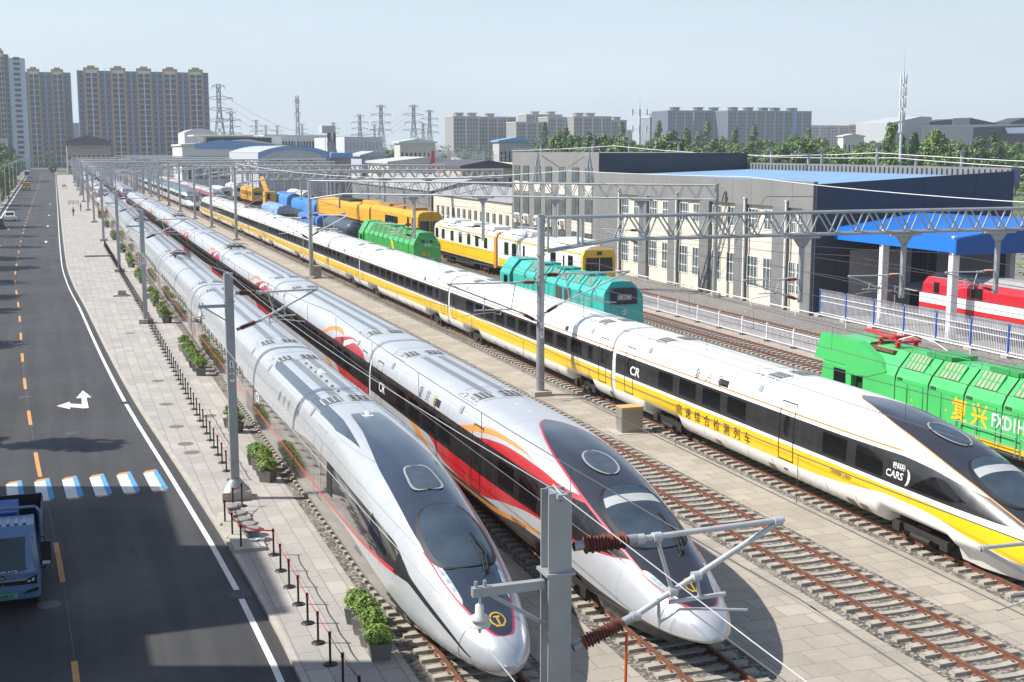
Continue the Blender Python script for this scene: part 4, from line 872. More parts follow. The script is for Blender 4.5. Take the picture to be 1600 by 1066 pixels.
b = MB(); b.add([(62, 84.2, 2.6), (67.5, 84.2, 3.1), (67.5, 81, 2.9), (62, 80.5, 2.45), (62, 84.2, 2.63), (67.5, 84.2, 3.13), (67.5, 81, 2.93), (62, 80.5, 2.48)], [(0, 1, 2, 3), (4, 5, 6, 7), (0, 1, 5, 4), (1, 2, 6, 5), (2, 3, 7, 6), (3, 0, 4, 7)])
for x, y, z in ((62.1, 84, 2.6), (62.1, 80.6, 2.45), (67.3, 84, 3.1), (67.3, 81.1, 2.9)): b.cyl((x, y, 0), (x, y, z), .04, n=6)
tag(b.build('tarpaulin_shelter', M('grey_tarpaulin', (.45, .44, .42), .7)), 'small grey tarpaulin shelter under the blue canopy', 'shelter')
# fences
def fence_panel_set(name, label, x, y0, y1, step, h, pm, bm, spear, grp, par=None):
    t = thing(name, label, 'fence', (x, y0, 0), grp); n = round((y1 - y0) / step); st = (y1 - y0) / n
    pm0 = pp0 = None
    for i in range(n + 1):
        if pp0 is None:
            b = MB(); b.box(-.06, .06, -.06, .06, -.05, h + .18); pp0 = b.build('post', pm, t)
            if not spear: f = MB(); f.lathe([(.25, 0), (.2, .08), (.06, .1)], (0, 0, 0), 8); fo0 = f.build('foot', m_dark, t)
            else: f = MB(); f.box(-.35, .35, -.3, .3, -.1, .22); fo0 = f.build('foot', m_conc, t)
        else:
            for q in (pp0, fo0): o = q.copy(); COL.objects.link(o); o.parent = t; o.location = (0, i * st, 0)
        if i == n: break
        if pm0 is None:
            b = MB(); k = int(st / .155)
            for z in ((.18, h - .08) if not spear else (.3, h * .62, h * .82)): b.box(-.022, .022, .06, st - .06, z - .025, z + .025)
            for j in range(1, k): y = st * j / k; b.bar((0, y, .12), (0, y, h - (.0 if spear else .05)), .035)
            if spear:
                for j in range(1, k): y = st * j / k; b.bar((0, y, h), (-.16, y, h + .2), .035)
            pm0 = b.build('panel', bm, t)
        else: o = pm0.copy(); COL.objects.link(o); o.parent = t; o.location = (0, i * st, 0)
m_fw = M('fence_white', (.72, .72, .76), .5)
fence_panel_set('low_railing', 'low white railing between the turquoise locomotive and the rusty tracks', 46.4, 46, 139, 3.4, 1.15, m_fw, m_fw, False, None)
fence_panel_set('palisade_fence', 'tall white palisade fence with blue posts in front of the blue canopy', 57.6, 44, 87.6, 3.65, 2.0, m_blue, m_fw, True, None)
fence_panel_set('palisade_fence', 'short white palisade fence with blue posts beyond the red locomotive', 70.5, 52, 86, 3.8, 2.0, m_blue, m_fw, True, None)
b = MB(); b.tube([(55.6, y, .55) for y in (45, 60, 75, 100, 130)], .05, 6)
for y in range(46, 130, 7): b.cyl((55.6, y, -.05), (55.6, y, .55), .05, n=6)
tag(b.build('pipe_rail', m_white), 'low white pipe running along the foot of the grey workshop', 'pipe')

# ---------------------------------------------------------------- locomotives and wagons
def loco_body(L, prof, ends, parent, mats, name='body'):        # prof: half section (x,z) bottom to top; ends: (y shift per z) for sloped ends
    b = MB(); sec = [(-x, z) for x, z in prof] + [(x, z) for x, z in prof[::-1]]
    f0, f1 = ends; r0 = [(x, f0(z), z) for x, z in sec]; r1 = [(x, L - f1(z), z) for x, z in sec]
    b.rows([r0, r1], 0, False, True); b.add(r0, [tuple(range(len(r0)))]); b.add(r1, [tuple(range(len(r1)))[::-1]]); return b.build(name, mats, parent)
def underframe(par, L, n=2):
    for k in range(n):
        y = 4.2 + (L - 8.4) * k / max(1, n - 1); o = link('bogie', bogie_me, par, (0, y, 0))
    b = MB(); b.box(-1.3, 1.3, .6, L - .6, .85, 1.25); b.box(-1.25, 1.25, 8, L - 8, .5, .84); b.build('underframe', m_dark, par)
m_louv = M('louvre_tan', (.30, .31, .22), .6, 0, .2, 3)
def chamfer_loco(name, label, X, y0, L, col, z1, text=None, near_cab=True, glass=True):
    t = thing(name, label, 'locomotive', (X, y0, 0)); m = M(name + '_paint', col, .35, 0, .07, .4, 0, .3); m2 = M(name + '_paint_dark', tuple(c * .62 for c in col), .4, 0, .1, 1)
    prof = [(1.5, 1.1), (1.52, 3.1), (1.35, 3.45), (.75, z1), (0, z1 + .04)]
    P0 = lambda z: .0 if z < 2.6 else (z - 2.6) * .32
    yb0, yb1 = 0.0, L - 3.6                                       # body; separate far cab with a notch between
    loco_body(yb1, prof, (P0, lambda z: 0), t, m)
    cab = [(1.5, 1.1), (1.52, 2.9), (1.3, 3.5), (.8, z1 + .08), (0, z1 + .1)]
    c = loco_body(2.6, cab, (lambda z: -.35 * max(0, z - 2.7), lambda z: .35 * max(0, z - 2.2)), t, m, 'far_cab'); c.location = (0, L - 2.6, 0)
    b = MB(); b.box(-1.2, 1.2, yb1, L - 2.6, 1.1, 3.0); b.build('equipment_bay', m_dark, t)
    b = MB(); b.box(-1.53, -1.5, L - 2.2, L - 1.2, 2.1, 2.75); b.build('cab_window', m_glass, t)
    b = MB()
    for y in np.arange(2.2, yb1 - 1, 2.35): b.box(-1.545, -1.515, y - .025, y + .025, 1.2, 3.1); b.bar((-1.545, y, 3.1), (-1.37, y, 3.46), .05); b.bar((-1.37, y, 3.47), (-.76, y, z1 + .02), .05)
    b.build('panel_seam', m_dark, t)
    for y in np.arange(2.9, yb1 - 2, 2.35):
        b = MB(); q = lambda u, v: (-1.30 + u * .48, y + v, 3.56 + u * (z1 - 3.52)); b.add([q(0, 0), q(1, 0), q(1, 1.3), q(0, 1.3)], [(0, 1, 2, 3)], 0)
        for k in range(6): b.bar(q(0, k * 1.3 / 5), q(1, k * 1.3 / 5), .06, mi=1)
        b.bar(q(.5, 0), q(.5, 1.3), .05, mi=1); b.build('roof_louvre', [m_louv, m], t)
        for dy in (-.35, .75): b = MB(); b.box(-1.532, -1.519, y + dy, y + dy + .95, 1.5, 2.95); b.box(-1.537, -1.532, y + dy + .03, y + dy + .92, 1.53, 2.92, 1); b.build('access_door', [m2, m], t)
        b = MB(); b.box(-1.545, -1.515, y + 1.15, y + 1.5, 3.0, 3.12); b.build('small_grille', m_vent, t)
        b = MB(); b.add([(-1.548, y + .3, 2.2), (-1.548, y + .46, 2.2), (-1.548, y + .38, 2.34)], [(0, 1, 2)]); b.build('warning_sign', m_yel, t)
        b = MB(); b.tube([(-.72, y, z1 + .02), (-.72, y, z1 + .3), (-.72, y + 1.6, z1 + .3), (-.72, y + 1.6, z1 + .02)], .018, 5); b.build('roof_handrail', m, t)
    for y in (yb1 * .25, yb1 * .5, yb1 * .72): b = MB(); b.box(-.7, .7, y, y + 1.7, z1 + .03, z1 + .2); b.build('roof_hatch', m2, t)
    underframe(t, L)
    if near_cab and not glass:
        for x in (-.45, .45):
            for z in (3.5, 3.1): b = MB(); b.cyl((x * (1 if z > 3.3 else .4), .22 if z > 3.3 else .1, z), (x * (1 if z > 3.3 else .4), -.02, z), .14, n=12); b.build('headlight', m_lampw if z < 3.3 else m_black, t)
    elif near_cab:
        b = MB(); b.prism([(-1.0, 2.55), (1.0, 2.55), (1.0, 3.45), (.85, 3.7), (-.85, 3.7), (-1.0, 3.45)], -.05, .5); w = b.build('windscreen', M('cab_glass_dark', (.012, .018, .03), .3), t)
        b = MB(); b.box(-.55, .55, -.07, -.051, 2.85, 3.25); b.build('headlight_panel', M('lamp_grey', (.28, .30, .32), .3), t)
        for x in (-.3, .3): b = MB(); b.cyl((x, -.075, 3.05), (x, -.11, 3.05), .1, n=12); b.build('headlight', m_lampw, t)
    b = MB(); b.box(-1.62, -1.5, .3, L - .3, 1.12, 1.3); b.build('step_beam', m_dark, t)
    return t, m
def plain_map(X, y0, z0): return lambda u, v: (X, y0 - u, z0 + v)
gl, gm = chamfer_loco('green_locomotive', 'bright green locomotive marked FXD1H at the right edge with yellow characters', 37.1, 31.5, 22.4, (.075, .52, .14), 4.15, near_cab=False)
for i, ch in enumerate('复兴'): lettering(ch, plain_map(-1.545, 12.35 - i * 1.25, 2.05), 1.05, M('yellow_lettering', (.85, .50, .02), .5), gl, True)
lettering('FXD1H', plain_map(-1.545, 9.86, 2.15), .78, m_white, gl, True, 0, .8)
b = MB(); b.box(-1.55, -1.52, 2.2, 13, 1.3, 1.5); b.build('yellow_band', m_yel, gl)
def railing(par, x, y0, y1, z0, z1, n):
    b = MB(); b.tube([(x, y0, z0), (x, y0, z1), (x, y1, z1), (x, y1, z0)], .025, 6); b.tube([(x, y0, (z0 + z1) / 2), (x, y1, (z0 + z1) / 2)], .02, 6)
    for k in range(1, n): y = y0 + (y1 - y0) * k / n; b.cyl((x, y, z0), (x, y, z1), .02, n=6)
    b.build('handrail', m_galv, par)
railing(gl, -1.72, 8.2, 11.8, 1.2, 2.0, 3); railing(gl, -1.72, 4.2, 7.9, 1.2, 2.0, 3)
# roof recess with the red pantograph behind the far cab
b = MB(); b.box(-1.05, 1.05, 17.2, 21.9, 4.0, 4.12); b.build('roof_well', M('roof_well_brown', (.18, .07, .065), .6), gl)
b = MB()
for k, (x, y) in enumerate(((-.5, 17.6), (.5, 17.6), (-.5, 18.9), (.5, 18.9))): b.lathe([(.08, 0), (.15, .08), (.08, .14), (.15, .2), (.08, .28)], (x, y, 4.1), 10)
b.box(-.65, .65, 17.4, 17.6, 4.4, 4.5); b.box(-.65, .65, 18.8, 19.0, 4.4, 4.5); b.tube([(-.5, 17.5, 4.5), (-.1, 20.8, 4.62)], .05); b.tube([(.5, 17.5, 4.5), (.1, 20.8, 4.62)], .05); b.tube([(-.9, 17.7, 4.5), (-.5, 17.8, 4.68), (.5, 17.8, 4.68), (.9, 17.7, 4.5)], .035)
b.build('pantograph', m_red, gl)
b = MB(); b.tube([(-.6, 17.4, 4.6), (-.3, 16.6, 4.9), (.1, 15.8, 4.7), (.4, 15.2, 4.35)], .03); b.build('cable', m_white, gl)
b = MB(); b.prism([(20.2, 3.0), (22.9, 3.0), (22.4, 4.3), (19.2, 4.3), (17.4, 3.55), (17.0, 3.2), (18.4, 2.75), (19.8, 2.6)], -1.54, -1.1, 0, 'x'); b.build('cab_side_fairing', gm, gl)
b = MB(); b.box(-.55, .25, 20.3, 21.3, 4.125, 4.17); b.build('roof_hatch', gm, gl)
tl, tm = chamfer_loco('turquoise_locomotive', 'turquoise locomotive in front of the white railcar', 37.1, 80.8, 22.6, (.045, .46, .39), 4.1)
emblem(lambda u, v: (u, -.075 + .0, 2.0 + v), .2, m_white, tl)
for y in (6.2, 7.9): b = MB(); b.box(-1.56, -1.53, y, y + 1.3, 1.6, 3.0); b.build('side_louvre', m_vent, tl)
fl, fm = chamfer_loco('green_locomotive', 'darker green locomotive with yellow side flash behind the yellow striped train', 37.1, 131.5, 27, (.05, .42, .09), 4.4, glass=False)
b = MB(); b.add([(-1.55, 8.0, 1.4), (-1.55, 8.9, 1.4), (-1.55, 10.0, 3.1), (-1.55, 9.1, 3.1)], [(0, 1, 2, 3)]); b.build('yellow_flash', m_yel, fl)
lettering('FXN5C', lambda u, v: (-.75 + u, -.03, 1.35 + v), .5, m_white, fl, True); lettering('复兴', lambda u, v: (-.7 + u, -.03, 2.0 + v), .5, m_yel, fl, True)
# white and yellow railcars
def rail_bodied(name, label, cat, X, y0, L, mats, prof, band=None, wins=(), front=None, front_m=None, grp=None):
    t = thing(name, label, cat, (X, y0, 0), grp); loco_body(L, prof, (front or (lambda z: 0), lambda z: 0), t, mats)
    if band: b = MB(); b.box(-prof[1][0] - .012, -prof[1][0] + .005, .3, L - .3, band[0], band[1]); b.build('side_band', band[2], t)
    for a, c, z0, z1 in wins: b = MB(); b.box(-prof[1][0] - .03, -prof[1][0] + .01, a, c, z0, z1); b.build('window', m_glass, t)
    underframe(t, L); return t
m_rw = M('railcar_white', (.74, .74, .72), .4); m_yv = M('maintenance_yellow', (.74, .38, .015), .4, 0, .08)
pr = [(1.5, 1.25), (1.52, 3.6), (1.35, 4.0), (.7, 4.3), (0, 4.35)]
rc = rail_bodied('railcar', 'white railcar with yellow front and wide windscreen', 'railcar', 43.9, 101, 22.6, m_rw, pr, (1.3, 2.0, m_yel), [(2.2, 3.3, 2.4, 3.5), (4.2, 4.5, 2.6, 3.4), (6.3, 7.6, 2.4, 3.5), (14.5, 15.0, 2.3, 3.5), (17.0, 18.2, 2.4, 3.5), (19.3, 20.5, 2.4, 3.5)], lambda z: .12 * max(0, z - 2.0))
b = MB(); b.prism([(-1.54, 1.2), (1.54, 1.2), (1.54, 3.6), (1.3, 4.1), (-1.3, 4.1), (-1.54, 3.6)], -.12, .28); b.build('cab_front', m_yel, rc)
b = MB(); b.prism([(-1.3, 2.35), (1.3, 2.35), (1.22, 3.5), (-1.22, 3.5)], -.16, -.121); ws_ = b.build('windscreen', m_glass, rc); b = MB(); b.box(-.22, .22, -.17, -.121, 3.7, 3.95); b.build('headlight', m_dark, rc)
b = MB(); b.box(-.03, .03, -.175, -.161, 2.4, 3.45); b.build('windscreen_pillar', m_rw, rc)
b = MB(); b.prism([(-1.1, 4.28), (1.1, 4.28), (.9, 4.65), (-.9, 4.65)], 2.5, 7.5); b.build('roof_fairing', m_rw, rc)
b = MB(); b.prism([(-1.1, 4.28), (1.1, 4.28), (.9, 4.62), (-.9, 4.62)], 14, 20.5); b.build('roof_fairing', m_rw, rc); b = MB(); b.box(-1.535, -1.515, .3, 22.4, 3.72, 3.84); b.build('gutter_band', m_yel, rc)
b = MB(); b.lathe([(.12, 0), (.12, .2), (.05, .28)], (.4, .7, 4.3), 10); b.build('beacon', m_orange, rc)
r2 = rail_bodied('railcar', 'second white and yellow railcar with six side windows', 'railcar', 43.9, 124.4, 22.6, m_rw, pr, (1.3, 2.45, m_yel), [(a, a + 1.1, 2.6, 3.6) for a in (2.6, 5.6, 8.5, 11.6, 14.8, 18.4, 21)], None)
b = MB(); b.prism([(-1.56, 1.0), (1.56, 1.0), (1.56, 3.75), (1.2, 4.25), (-1.2, 4.25), (-1.56, 3.75)], -.35, .3); b.build('end_frame', m_orange, r2); b = MB(); b.box(-1.535, -1.515, .3, 22.4, 3.72, 3.84); b.build('gutter_band', m_yel, r2)
for y in (2, 9, 16): b = MB(); b.prism([(-1.1, 4.28), (1.1, 4.28), (.9, 4.62), (-.9, 4.62)], y, y + 4.5); b.build('roof_fairing', m_rw, r2)
py = [(1.5, 1.1), (1.55, 2.6), (1.55, 4.35), (1.42, 4.75), (.9, 4.95), (0, 5.0)]
yv = rail_bodied('maintenance_vehicle', 'yellow rail maintenance vehicle with twin front windows', 'rail vehicle', 43.9, 154.5, 25.5, m_yv, py, None, [(2.0, 2.8, 2.9, 4.2), (4.2, 5.2, 2.9, 4.2), (10, 17, 2.4, 4.0)], lambda z: -.12 * max(0, min(z, 4.6) - 3.6))
for x in (-1.3, .1): b = MB(); b.box(x, x + 1.2, -.16, .02, 2.75, 3.95); b.build('windscreen', m_wind, yv)
b = MB(); b.box(-1.5, 1.5, -.2, .1, 4.3, 4.5); b.build('sun_visor', m_yv, yv)
for x in (-.9, .9): b = MB(); b.cyl((x, -.06, 1.9), (x, .02, 1.9), .16, n=12); b.build('headlight', m_lampw, yv)
for y, l in ((4, 4), (9.5, 5), (17, 6)): b = MB(); b.box(-.9, .9, y, y + l, 4.95, 5.3); b.build('roof_unit', M('roof_brown', (.35, .2, .09), .7), yv)
y2 = rail_bodied('maintenance_vehicle', 'second yellow rail maintenance vehicle with sloped engine hood and black stripe', 'rail vehicle', 43.9, 180.8, 40, m_yv, py, None, [], lambda z: .3)
b = MB(); b.box(-1.58, -1.54, 1, 25, 2.3, 2.65); b.build('black_stripe', m_black, y2)
b = MB(); b.prism([(1, 4.95), (9, 4.95), (7, 5.5), (3, 5.5)], -.9, .9, 0, 'x'); b.build('hood', m_yv, y2); b = MB(); b.box(-1, 1, 15, 24, 4.97, 5.3); b.build('roof_unit', m_dark, y2)
def tarp(label, X, y0, L, z1, col):
    rng = random.Random(int(y0)); b = MB(); rows = []
    for i in range(13):
        y = L * i / 12; r = []
        for j in range(9):
            a = math.pi * j / 8; r.append((-1.55 * math.cos(a) * (1 + rng.uniform(-.05, .05)), y, 2.1 + (z1 - 2.1) * math.sin(a) ** .5 * (1 + rng.uniform(-.07, .05))))
        rows.append(r)
    t = thing('covered_wagon', label, 'wagon', (X, y0, 0), 'wagons in the middle of the yard'); b.rows(rows, 0, True); b.add(rows[0], [tuple(range(9))]); b.add(rows[-1], [tuple(range(9))[::-1]])
    b.build('tarpaulin', M('tarpaulin', col, .5, 0, .3, 1.2, .4), t); underframe(t, L); b = MB(); b.box(-1.5, 1.5, .1, L - .1, 1.25, 2.4); b.build('wagon_side', M('wagon_slate', (.06, .075, .10), .6), t)
tarp('wagon under bright blue tarpaulin beside the tank wagon', 37.1, 186, 16, 3.7, (.06, .17, .50)); tarp('wagon under pale blue tarpaulin farther along the yard', 37.1, 222, 18, 3.6, (.20, .33, .55)); tarp('wagon under deep blue tarpaulin left of the yellow vehicle', 43.9, 224, 24, 4.2, (.03, .20, .55)); tarp('tall wagon under blue tarpaulin with yellow crane beside it', 43.9, 252, 16, 4.6, (.05, .22, .58))
tk = thing('tank_wagon', 'dark slate tank wagon beside the yellow striped train', 'wagon', (37.1, 166, 0)); b = MB(); b.lathe([(.2, 0), (1.2, .25), (1.3, .8), (1.3, 16), (1.1, 16.6), (.2, 16.9)], (0, .5, 2.5), 20, 0, 'y'); b.build('tank', M('slate_paint', (.05, .07, .10), .4), tk); underframe(tk, 17.5)
b = MB(); b.box(-.3, .3, 8, 10, 4.2, 4.5); b.build('hatch', m_galv, tk)
cr = thing('rail_crane', 'yellow rail crane with folded boom amid blue covered wagons', 'crane', (41, 262, 0)); b = MB(); b.box(-1.4, 1.4, 0, 9, .9, 1.6); b.build('chassis', m_dark, cr); b = MB(); b.box(-1.2, 1.2, 1, 4, 1.6, 4.6); b.build('cab', m_yv, cr); b = MB(); b.bar((0, 3, 3), (0, 13, 7.2), .7); b.build('boom', m_yv, cr)
b = MB(); b.box(-.8, -.2, .9, .98, 3, 4.2); b.build('window', m_glass, cr)
for i, (X, y0, c, lab) in enumerate(((43.9, 300, (.65, .34, .03), 'small orange rail vehicle far down the yard'), (43.9, 330, (.7, .7, .68), 'white boxy rail vehicle near the blue arched hall'), (37.1, 305, (.6, .6, .58), 'pale grey rail vehicle beside the far orange one'), (50.3, 270, (.68, .66, .62), 'cream rail vehicle below the blue arched hall'))):
    t = rail_bodied('rail_vehicle', lab, 'rail vehicle', X, y0, 20, M('far_vehicle_paint', c, .5), pr, None, [(a, a + .9, 2.5, 3.4) for a in np.arange(1.5, 18, 2.2)])
    b = MB(); b.box(-1, 1, -.03, .0, 2.5, 3.4); b.build('windscreen', m_glass, t)
t_ = thing('red_locomotive', 'red and white locomotive under the blue canopy', 'locomotive', (62.1, 53, 0))
pl = [(1.5, 1.15), (1.55, 3.5), (1.3, 4.0), (.7, 4.3), (0, 4.35)]
loco_body(26, pl, (lambda z: 0, lambda z: .5 * max(0, z - 2.6)), t_, M('loco_red', (.55, .02, .035), .35, 0, .06)); underframe(t_, 26)
b = MB(); b.box(-1.575, -1.5, .2, 25.9, 2.05, 2.75); b.build('white_band', m_white, t_); b = MB(); b.box(-1.58, -1.5, .2, 25.9, 1.72, 2.03); b.build('red_band', m_red, t_); b = MB(); b.box(-1.585, -1.5, .2, 25.9, 1.1, 1.7); b.build('grey_skirt', M('loco_grey', (.24, .25, .27), .5), t_)
b = MB(); b.prism([(-1.35, 3.98), (1.35, 3.98), (.72, 4.36), (-.72, 4.36)], .2, 24.9); b.build('roof', M('loco_roof_grey', (.33, .33, .33), .6), t_)
for y, a in ((24.0, .55), (22.4, .6), (19.6, 1.1), (13, 1.9), (9, 1.9), (5, 1.9)): b = MB(); b.box(-1.59, -1.5, y - a / 2, y + a / 2, 2.85, 3.65); b.build('window', m_glass, t_)
for y in (13.2, 10.8, 8.6, 6): b = MB(); b.box(-1.6, -1.5, y - .8, y + .6, 1.95, 2.7); b.build('side_grille', m_black, t_)
b = MB(); b.box(-1, 1, 2, 5, 4.35, 4.8); b.build('roof_unit', m_conc, t_)
rc.scale = (1, 1, 1.15); r2.scale = (1, 1, 1.13); yv.scale = (1, 1, 1.1); y2.scale = (1, 1, 1.04)
# trains farther back on the same tracks
far = dup(t2, (TR[1], 302, 0), 'second silver red swoosh train standing behind the first one', group=GT)
far1 = dup(t2, (TR[0], 302, 0), 'silver train with pale nose far behind the nearest train', group=GT)
def liv_teal():
    t, s, z, x = livery_common('livery_teal'); blk = t.mul(t.lt(z, 3.1), t.gt(z, 2.2)); c = t.mix(t.mul(t.gt(z, 3.7), t.gt(x, .0)), (.72, .73, .72, 1), (.09, .30, .33, 1)); return t.out(t.mix(blk, c, (.03, .03, .03, 1)), .3, coat=.3)
def liv_crimson():
    t, s, z, x = livery_common('livery_crimson'); c = t.mix(t.mul(t.gt(z, 3.2), t.lt(z, 3.75)), (.62, .62, .62, 1), (.5, .03, .06, 1)); return t.out(t.mix(t.mul(t.lt(z, 3.1), t.gt(z, 2.2)), c, (.03, .03, .03, 1)), .3, coat=.3)
mt_ = liv_teal(); MT = dict(MY, head=mt_, car=mt_, edge_m=M('canopy_edge_teal', (.05, .25, .28), .4), pant=()); t4 = train('red', 'white train with turquoise roof behind the yellow striped train', 'train', TR[3], 282, 7, MT, GT)
mc_ = liv_crimson(); MC = dict(MY, head=mc_, car=mc_, edge_m=m_edge, pant=()); t5 = train('red', 'pale train with crimson roof stripe right of the turquoise roofed one', 'train', 33.0, 278, 6, MC, GT)
# ---------------------------------------------------------------- barrier posts, planters, cabinet, covers
st_me = {}
def stanchion(x, y, to=None, lab='black belt barrier post in the long row beside the planters'):
    t = thing('barrier_post', lab, 'barrier post', (x, y, 0), 'belt barrier posts on the pavement')
    if not st_me:
        b = MB(); b.lathe([(.19, 0), (.19, .02), (.14, .045), (.04, .06)], (0, 0, 0), 16); st_me['base'] = b.build('base', m_black, t)
        b = MB(); b.cyl((0, 0, .05), (0, 0, .86), .032, n=10); b.cyl((0, 0, .78), (0, 0, .9), .042, n=10); st_me['pole'] = b.build('pole', m_black, t)
    else:
        for k in ('base', 'pole'): o = st_me[k].copy(); COL.objects.link(o); o.parent = t
    if to:
        d = Vector((to[0] - x, to[1] - y, 0)); b = MB(); n = 6; L = d.length; u = d / L
        pts = [(u * (.04 + (L - .08) * i / n)) for i in range(n + 1)]
        key = (round(d.x, 2), round(d.y, 2))
        if key in st_me: o = st_me[key].copy(); COL.objects.link(o); o.parent = t
        else:
            b.rows([[(p.x, p.y, .81 - .05 * math.sin(math.pi * i / n)), (p.x, p.y, .86 - .05 * math.sin(math.pi * i / n))] for i, p in enumerate(pts)], 0, False); st_me[key] = b.build('belt', m_red, t)
    return t
front = [(6.25, 26.9), (6.2, 28.4), (6.12, 29.9), (6.1, 31.4), (6.08, 32.95), (6.08, 34.5), (6.1, 36.1), (6.1, 37.7), (6.1, 39.3), (6.15, 41.0), (5.2, 41.9), (5.1, 43.4), (5.05, 45.05), (5.55, 46.7), (5.95, 48.0 - .75)]
for i, (x, y) in enumerate(front): stanchion(x, y, front[i + 1] if i + 1 < len(front) else None, 'black belt barrier post in the front run near the planters' if i < 10 else 'black belt barrier post turning the corner by mast 100')
ys = list(np.arange(51.3, 185, 1.5))
for i, y in enumerate(ys): stanchion(6.05 - max(0, y - 110) * .006, float(y), (6.05 - max(0, y + 1.5 - 110) * .006, float(y) + 1.5) if y < 66 else None)
def leaf_cloud(n, size, pts_fn, rng, up=.4):
    vs, fs = [], []
    for i in range(n):
        c, nrm = pts_fn(rng); nrm = (Vector(nrm) + Vector((rng.uniform(-1, 1), rng.uniform(-1, 1), rng.uniform(-.3, 1) + up)) * .9).normalized()
        a = nrm.cross(Vector((rng.uniform(-1, 1), rng.uniform(-1, 1), rng.uniform(-1, 1)))).normalized(); bb = nrm.cross(a); s = size * rng.uniform(.6, 1.3); c = Vector(c); k = len(vs)
        vs += [c - a * s, c + bb * s * .55 + nrm * s * .12, c + a * s, c - bb * s * .55 + nrm * s * .12]; fs += [(k, k + 1, k + 2), (k, k + 2, k + 3)]
    return vs, fs
def plant_pts(rng):
    a, u = rng.uniform(0, 6.28), rng.uniform(-.25, 1); r = math.sqrt(max(0, 1 - u * u)) * (rng.random() ** .35); k = .42 + .08 * math.sin(a * 3 + u * 5)
    return (k * r * math.cos(a), k * r * math.sin(a), .72 + .36 * u + .05 * math.sin(a * 5)), (r * math.cos(a), r * math.sin(a), u)
m_pot = M('planter_grey', (.17, .165, .15), .7, 0, .1, 2)
pl_me = []
for v in range(3):
    rng = random.Random(v); vs, fs = leaf_cloud(2000, .042, plant_pts, rng); me = bpy.data.meshes.new('foliage'); me.from_pydata([tuple(q) for q in vs], [], fs); me.materials.append(m_leafb); pl_me.append(me)
b = MB(); b.add([(-.24, -.24, 0), (.24, -.24, 0), (.24, .24, 0), (-.24, .24, 0), (-.3, -.3, .48), (.3, -.3, .48), (.3, .3, .48), (-.3, .3, .48)], [(0, 1, 2, 3), (4, 5, 6, 7), (0, 1, 5, 4), (1, 2, 6, 5), (2, 3, 7, 6), (3, 0, 4, 7)])
pot0 = b.build('pot', m_pot); pot_me = pot0.data; COL.objects.unlink(pot0)
clusters = [[31.4, 32.25, 33.2, 34.1], [50.6, 51.6, 52.6, 53.6], [60.2, 61.4], [76.5, 78, 79.5], [82, 84, 86], [101, 104, 107], [112, 115, 118], [132, 135, 138], [150, 154, 158], [172, 176], [196, 200, 204], [228, 232], [258, 262, 266]]
for ci, cl in enumerate(clusters):
    for i, y in enumerate(cl):
        t = thing('planter', 'leafy bush in a grey box planter, ' + (['in the nearest row beside the silver nose', 'in the second row right of mast 100', 'in the pair behind mast 100'][ci] if ci < 3 else 'in the rows farther along the silver train'), 'planter', (7.42 + .06 * math.sin(y), y, 0), 'planters along the nearest train', math.sin(y * 3))
        link('pot', pot_me, t); f = link('foliage', pl_me[(ci + i) % 3], t); f.rotation_euler.z = y * 2.1; f.scale = (.92, .92, .82 + .2 * abs(math.sin(y)))
b = MB(); b.box(-.55, .55, -.35, .35, 0, 1.18); cb = thing('equipment_cabinet', 'grey steel cabinet with tan lid standing between the tracks', 'cabinet', (25.2, 54.1, 0))
b.build('body', M('cabinet_steel', (.40, .37, .32), .4, .3), cb); b = MB(); b.box(-.58, .58, -.38, .38, 1.18, 1.24); b.build('lid', M('cabinet_tan', (.55, .36, .16), .5), cb); b = MB(); b.box(-.9, .8, -.7, .6, -.0, .02); b.build('slab', m_conc, cb)
b = MB(); b.box(-.565, -.55, -.3, .3, .1, 1.1); b.box(-.5, .5, -.365, -.35, .1, 1.1); b.build('door', M('cabinet_door', (.34, .32, .28), .4, .3), cb)
c2 = dup(cb, (25.0, 131.8, 0), 'grey steel cabinet beside the second mast along the yellow train')
m_cover = M('iron_cover', (.16, .145, .125), .7, 0, .2, 6)
b = MB(); b.lathe([(.36, 0), (.36, .006), (.33, .008)], (0, 0, 0), 24); mh = None
for x, y, lab in ((4.9, 75.4, 1), (4.8, 68.2, 1), (4.82, 62.4, 1), (4.9, 58.5, 1), (5.0, 56.7, 1), (6.6, 64.4, 1), (6.1, 116.7, 1), (4.4, 96, 1), (20.4, 84.6, 2)):
    if mh is None: mh = b.build('manhole_cover', m_cover, None, (x, y, .001)); tag(mh, 'round brown manhole cover set in the pavement left of the barrier posts', 'manhole cover', 'manhole covers')
    else: o = dup(mh, (x, y, .001)); 
    if lab == 2: o['label'] = 'round brown manhole cover between the tracks beside the yellow striped train'
b = MB(); b.lathe([(.36, 0), (.36, .004), (.34, .005)], (0, 0, 0), 24); rm = b.build('manhole_cover', M('road_cover', (.085, .085, .09), .5, .3), None, (-.9, 38.9, -.129)); tag(rm, 'dark manhole cover in the road in front of the blue truck', 'manhole cover', 'manhole covers')
for x, y, l in ((.05, 63.2, 'pale manhole cover in the road beyond the block crossing'), (-2.3, 73.5, 'manhole cover in the road beside the orange dashes')): dup(rm, (x, y, -.129), l)
def drain(x, y, lab):
    b = MB(); b.box(-.3, .3, -.32, .32, 0, .002)
    for k in range(7): b.box(-.3 + k * .1 - .012, -.3 + k * .1 + .012, -.32, .32, .002, .012, 1)
    for k in (-.3, -.1, .1, .3): b.box(-.31, .31, k - .015, k + .015, .003, .013, 1)
    o = b.build('drain_grate', [m_black, M('grate_steel', (.13, .13, .14), .6, .3)], None, (x, y, -.1285)); tag(o, lab, 'drain grate', 'kerb drains')
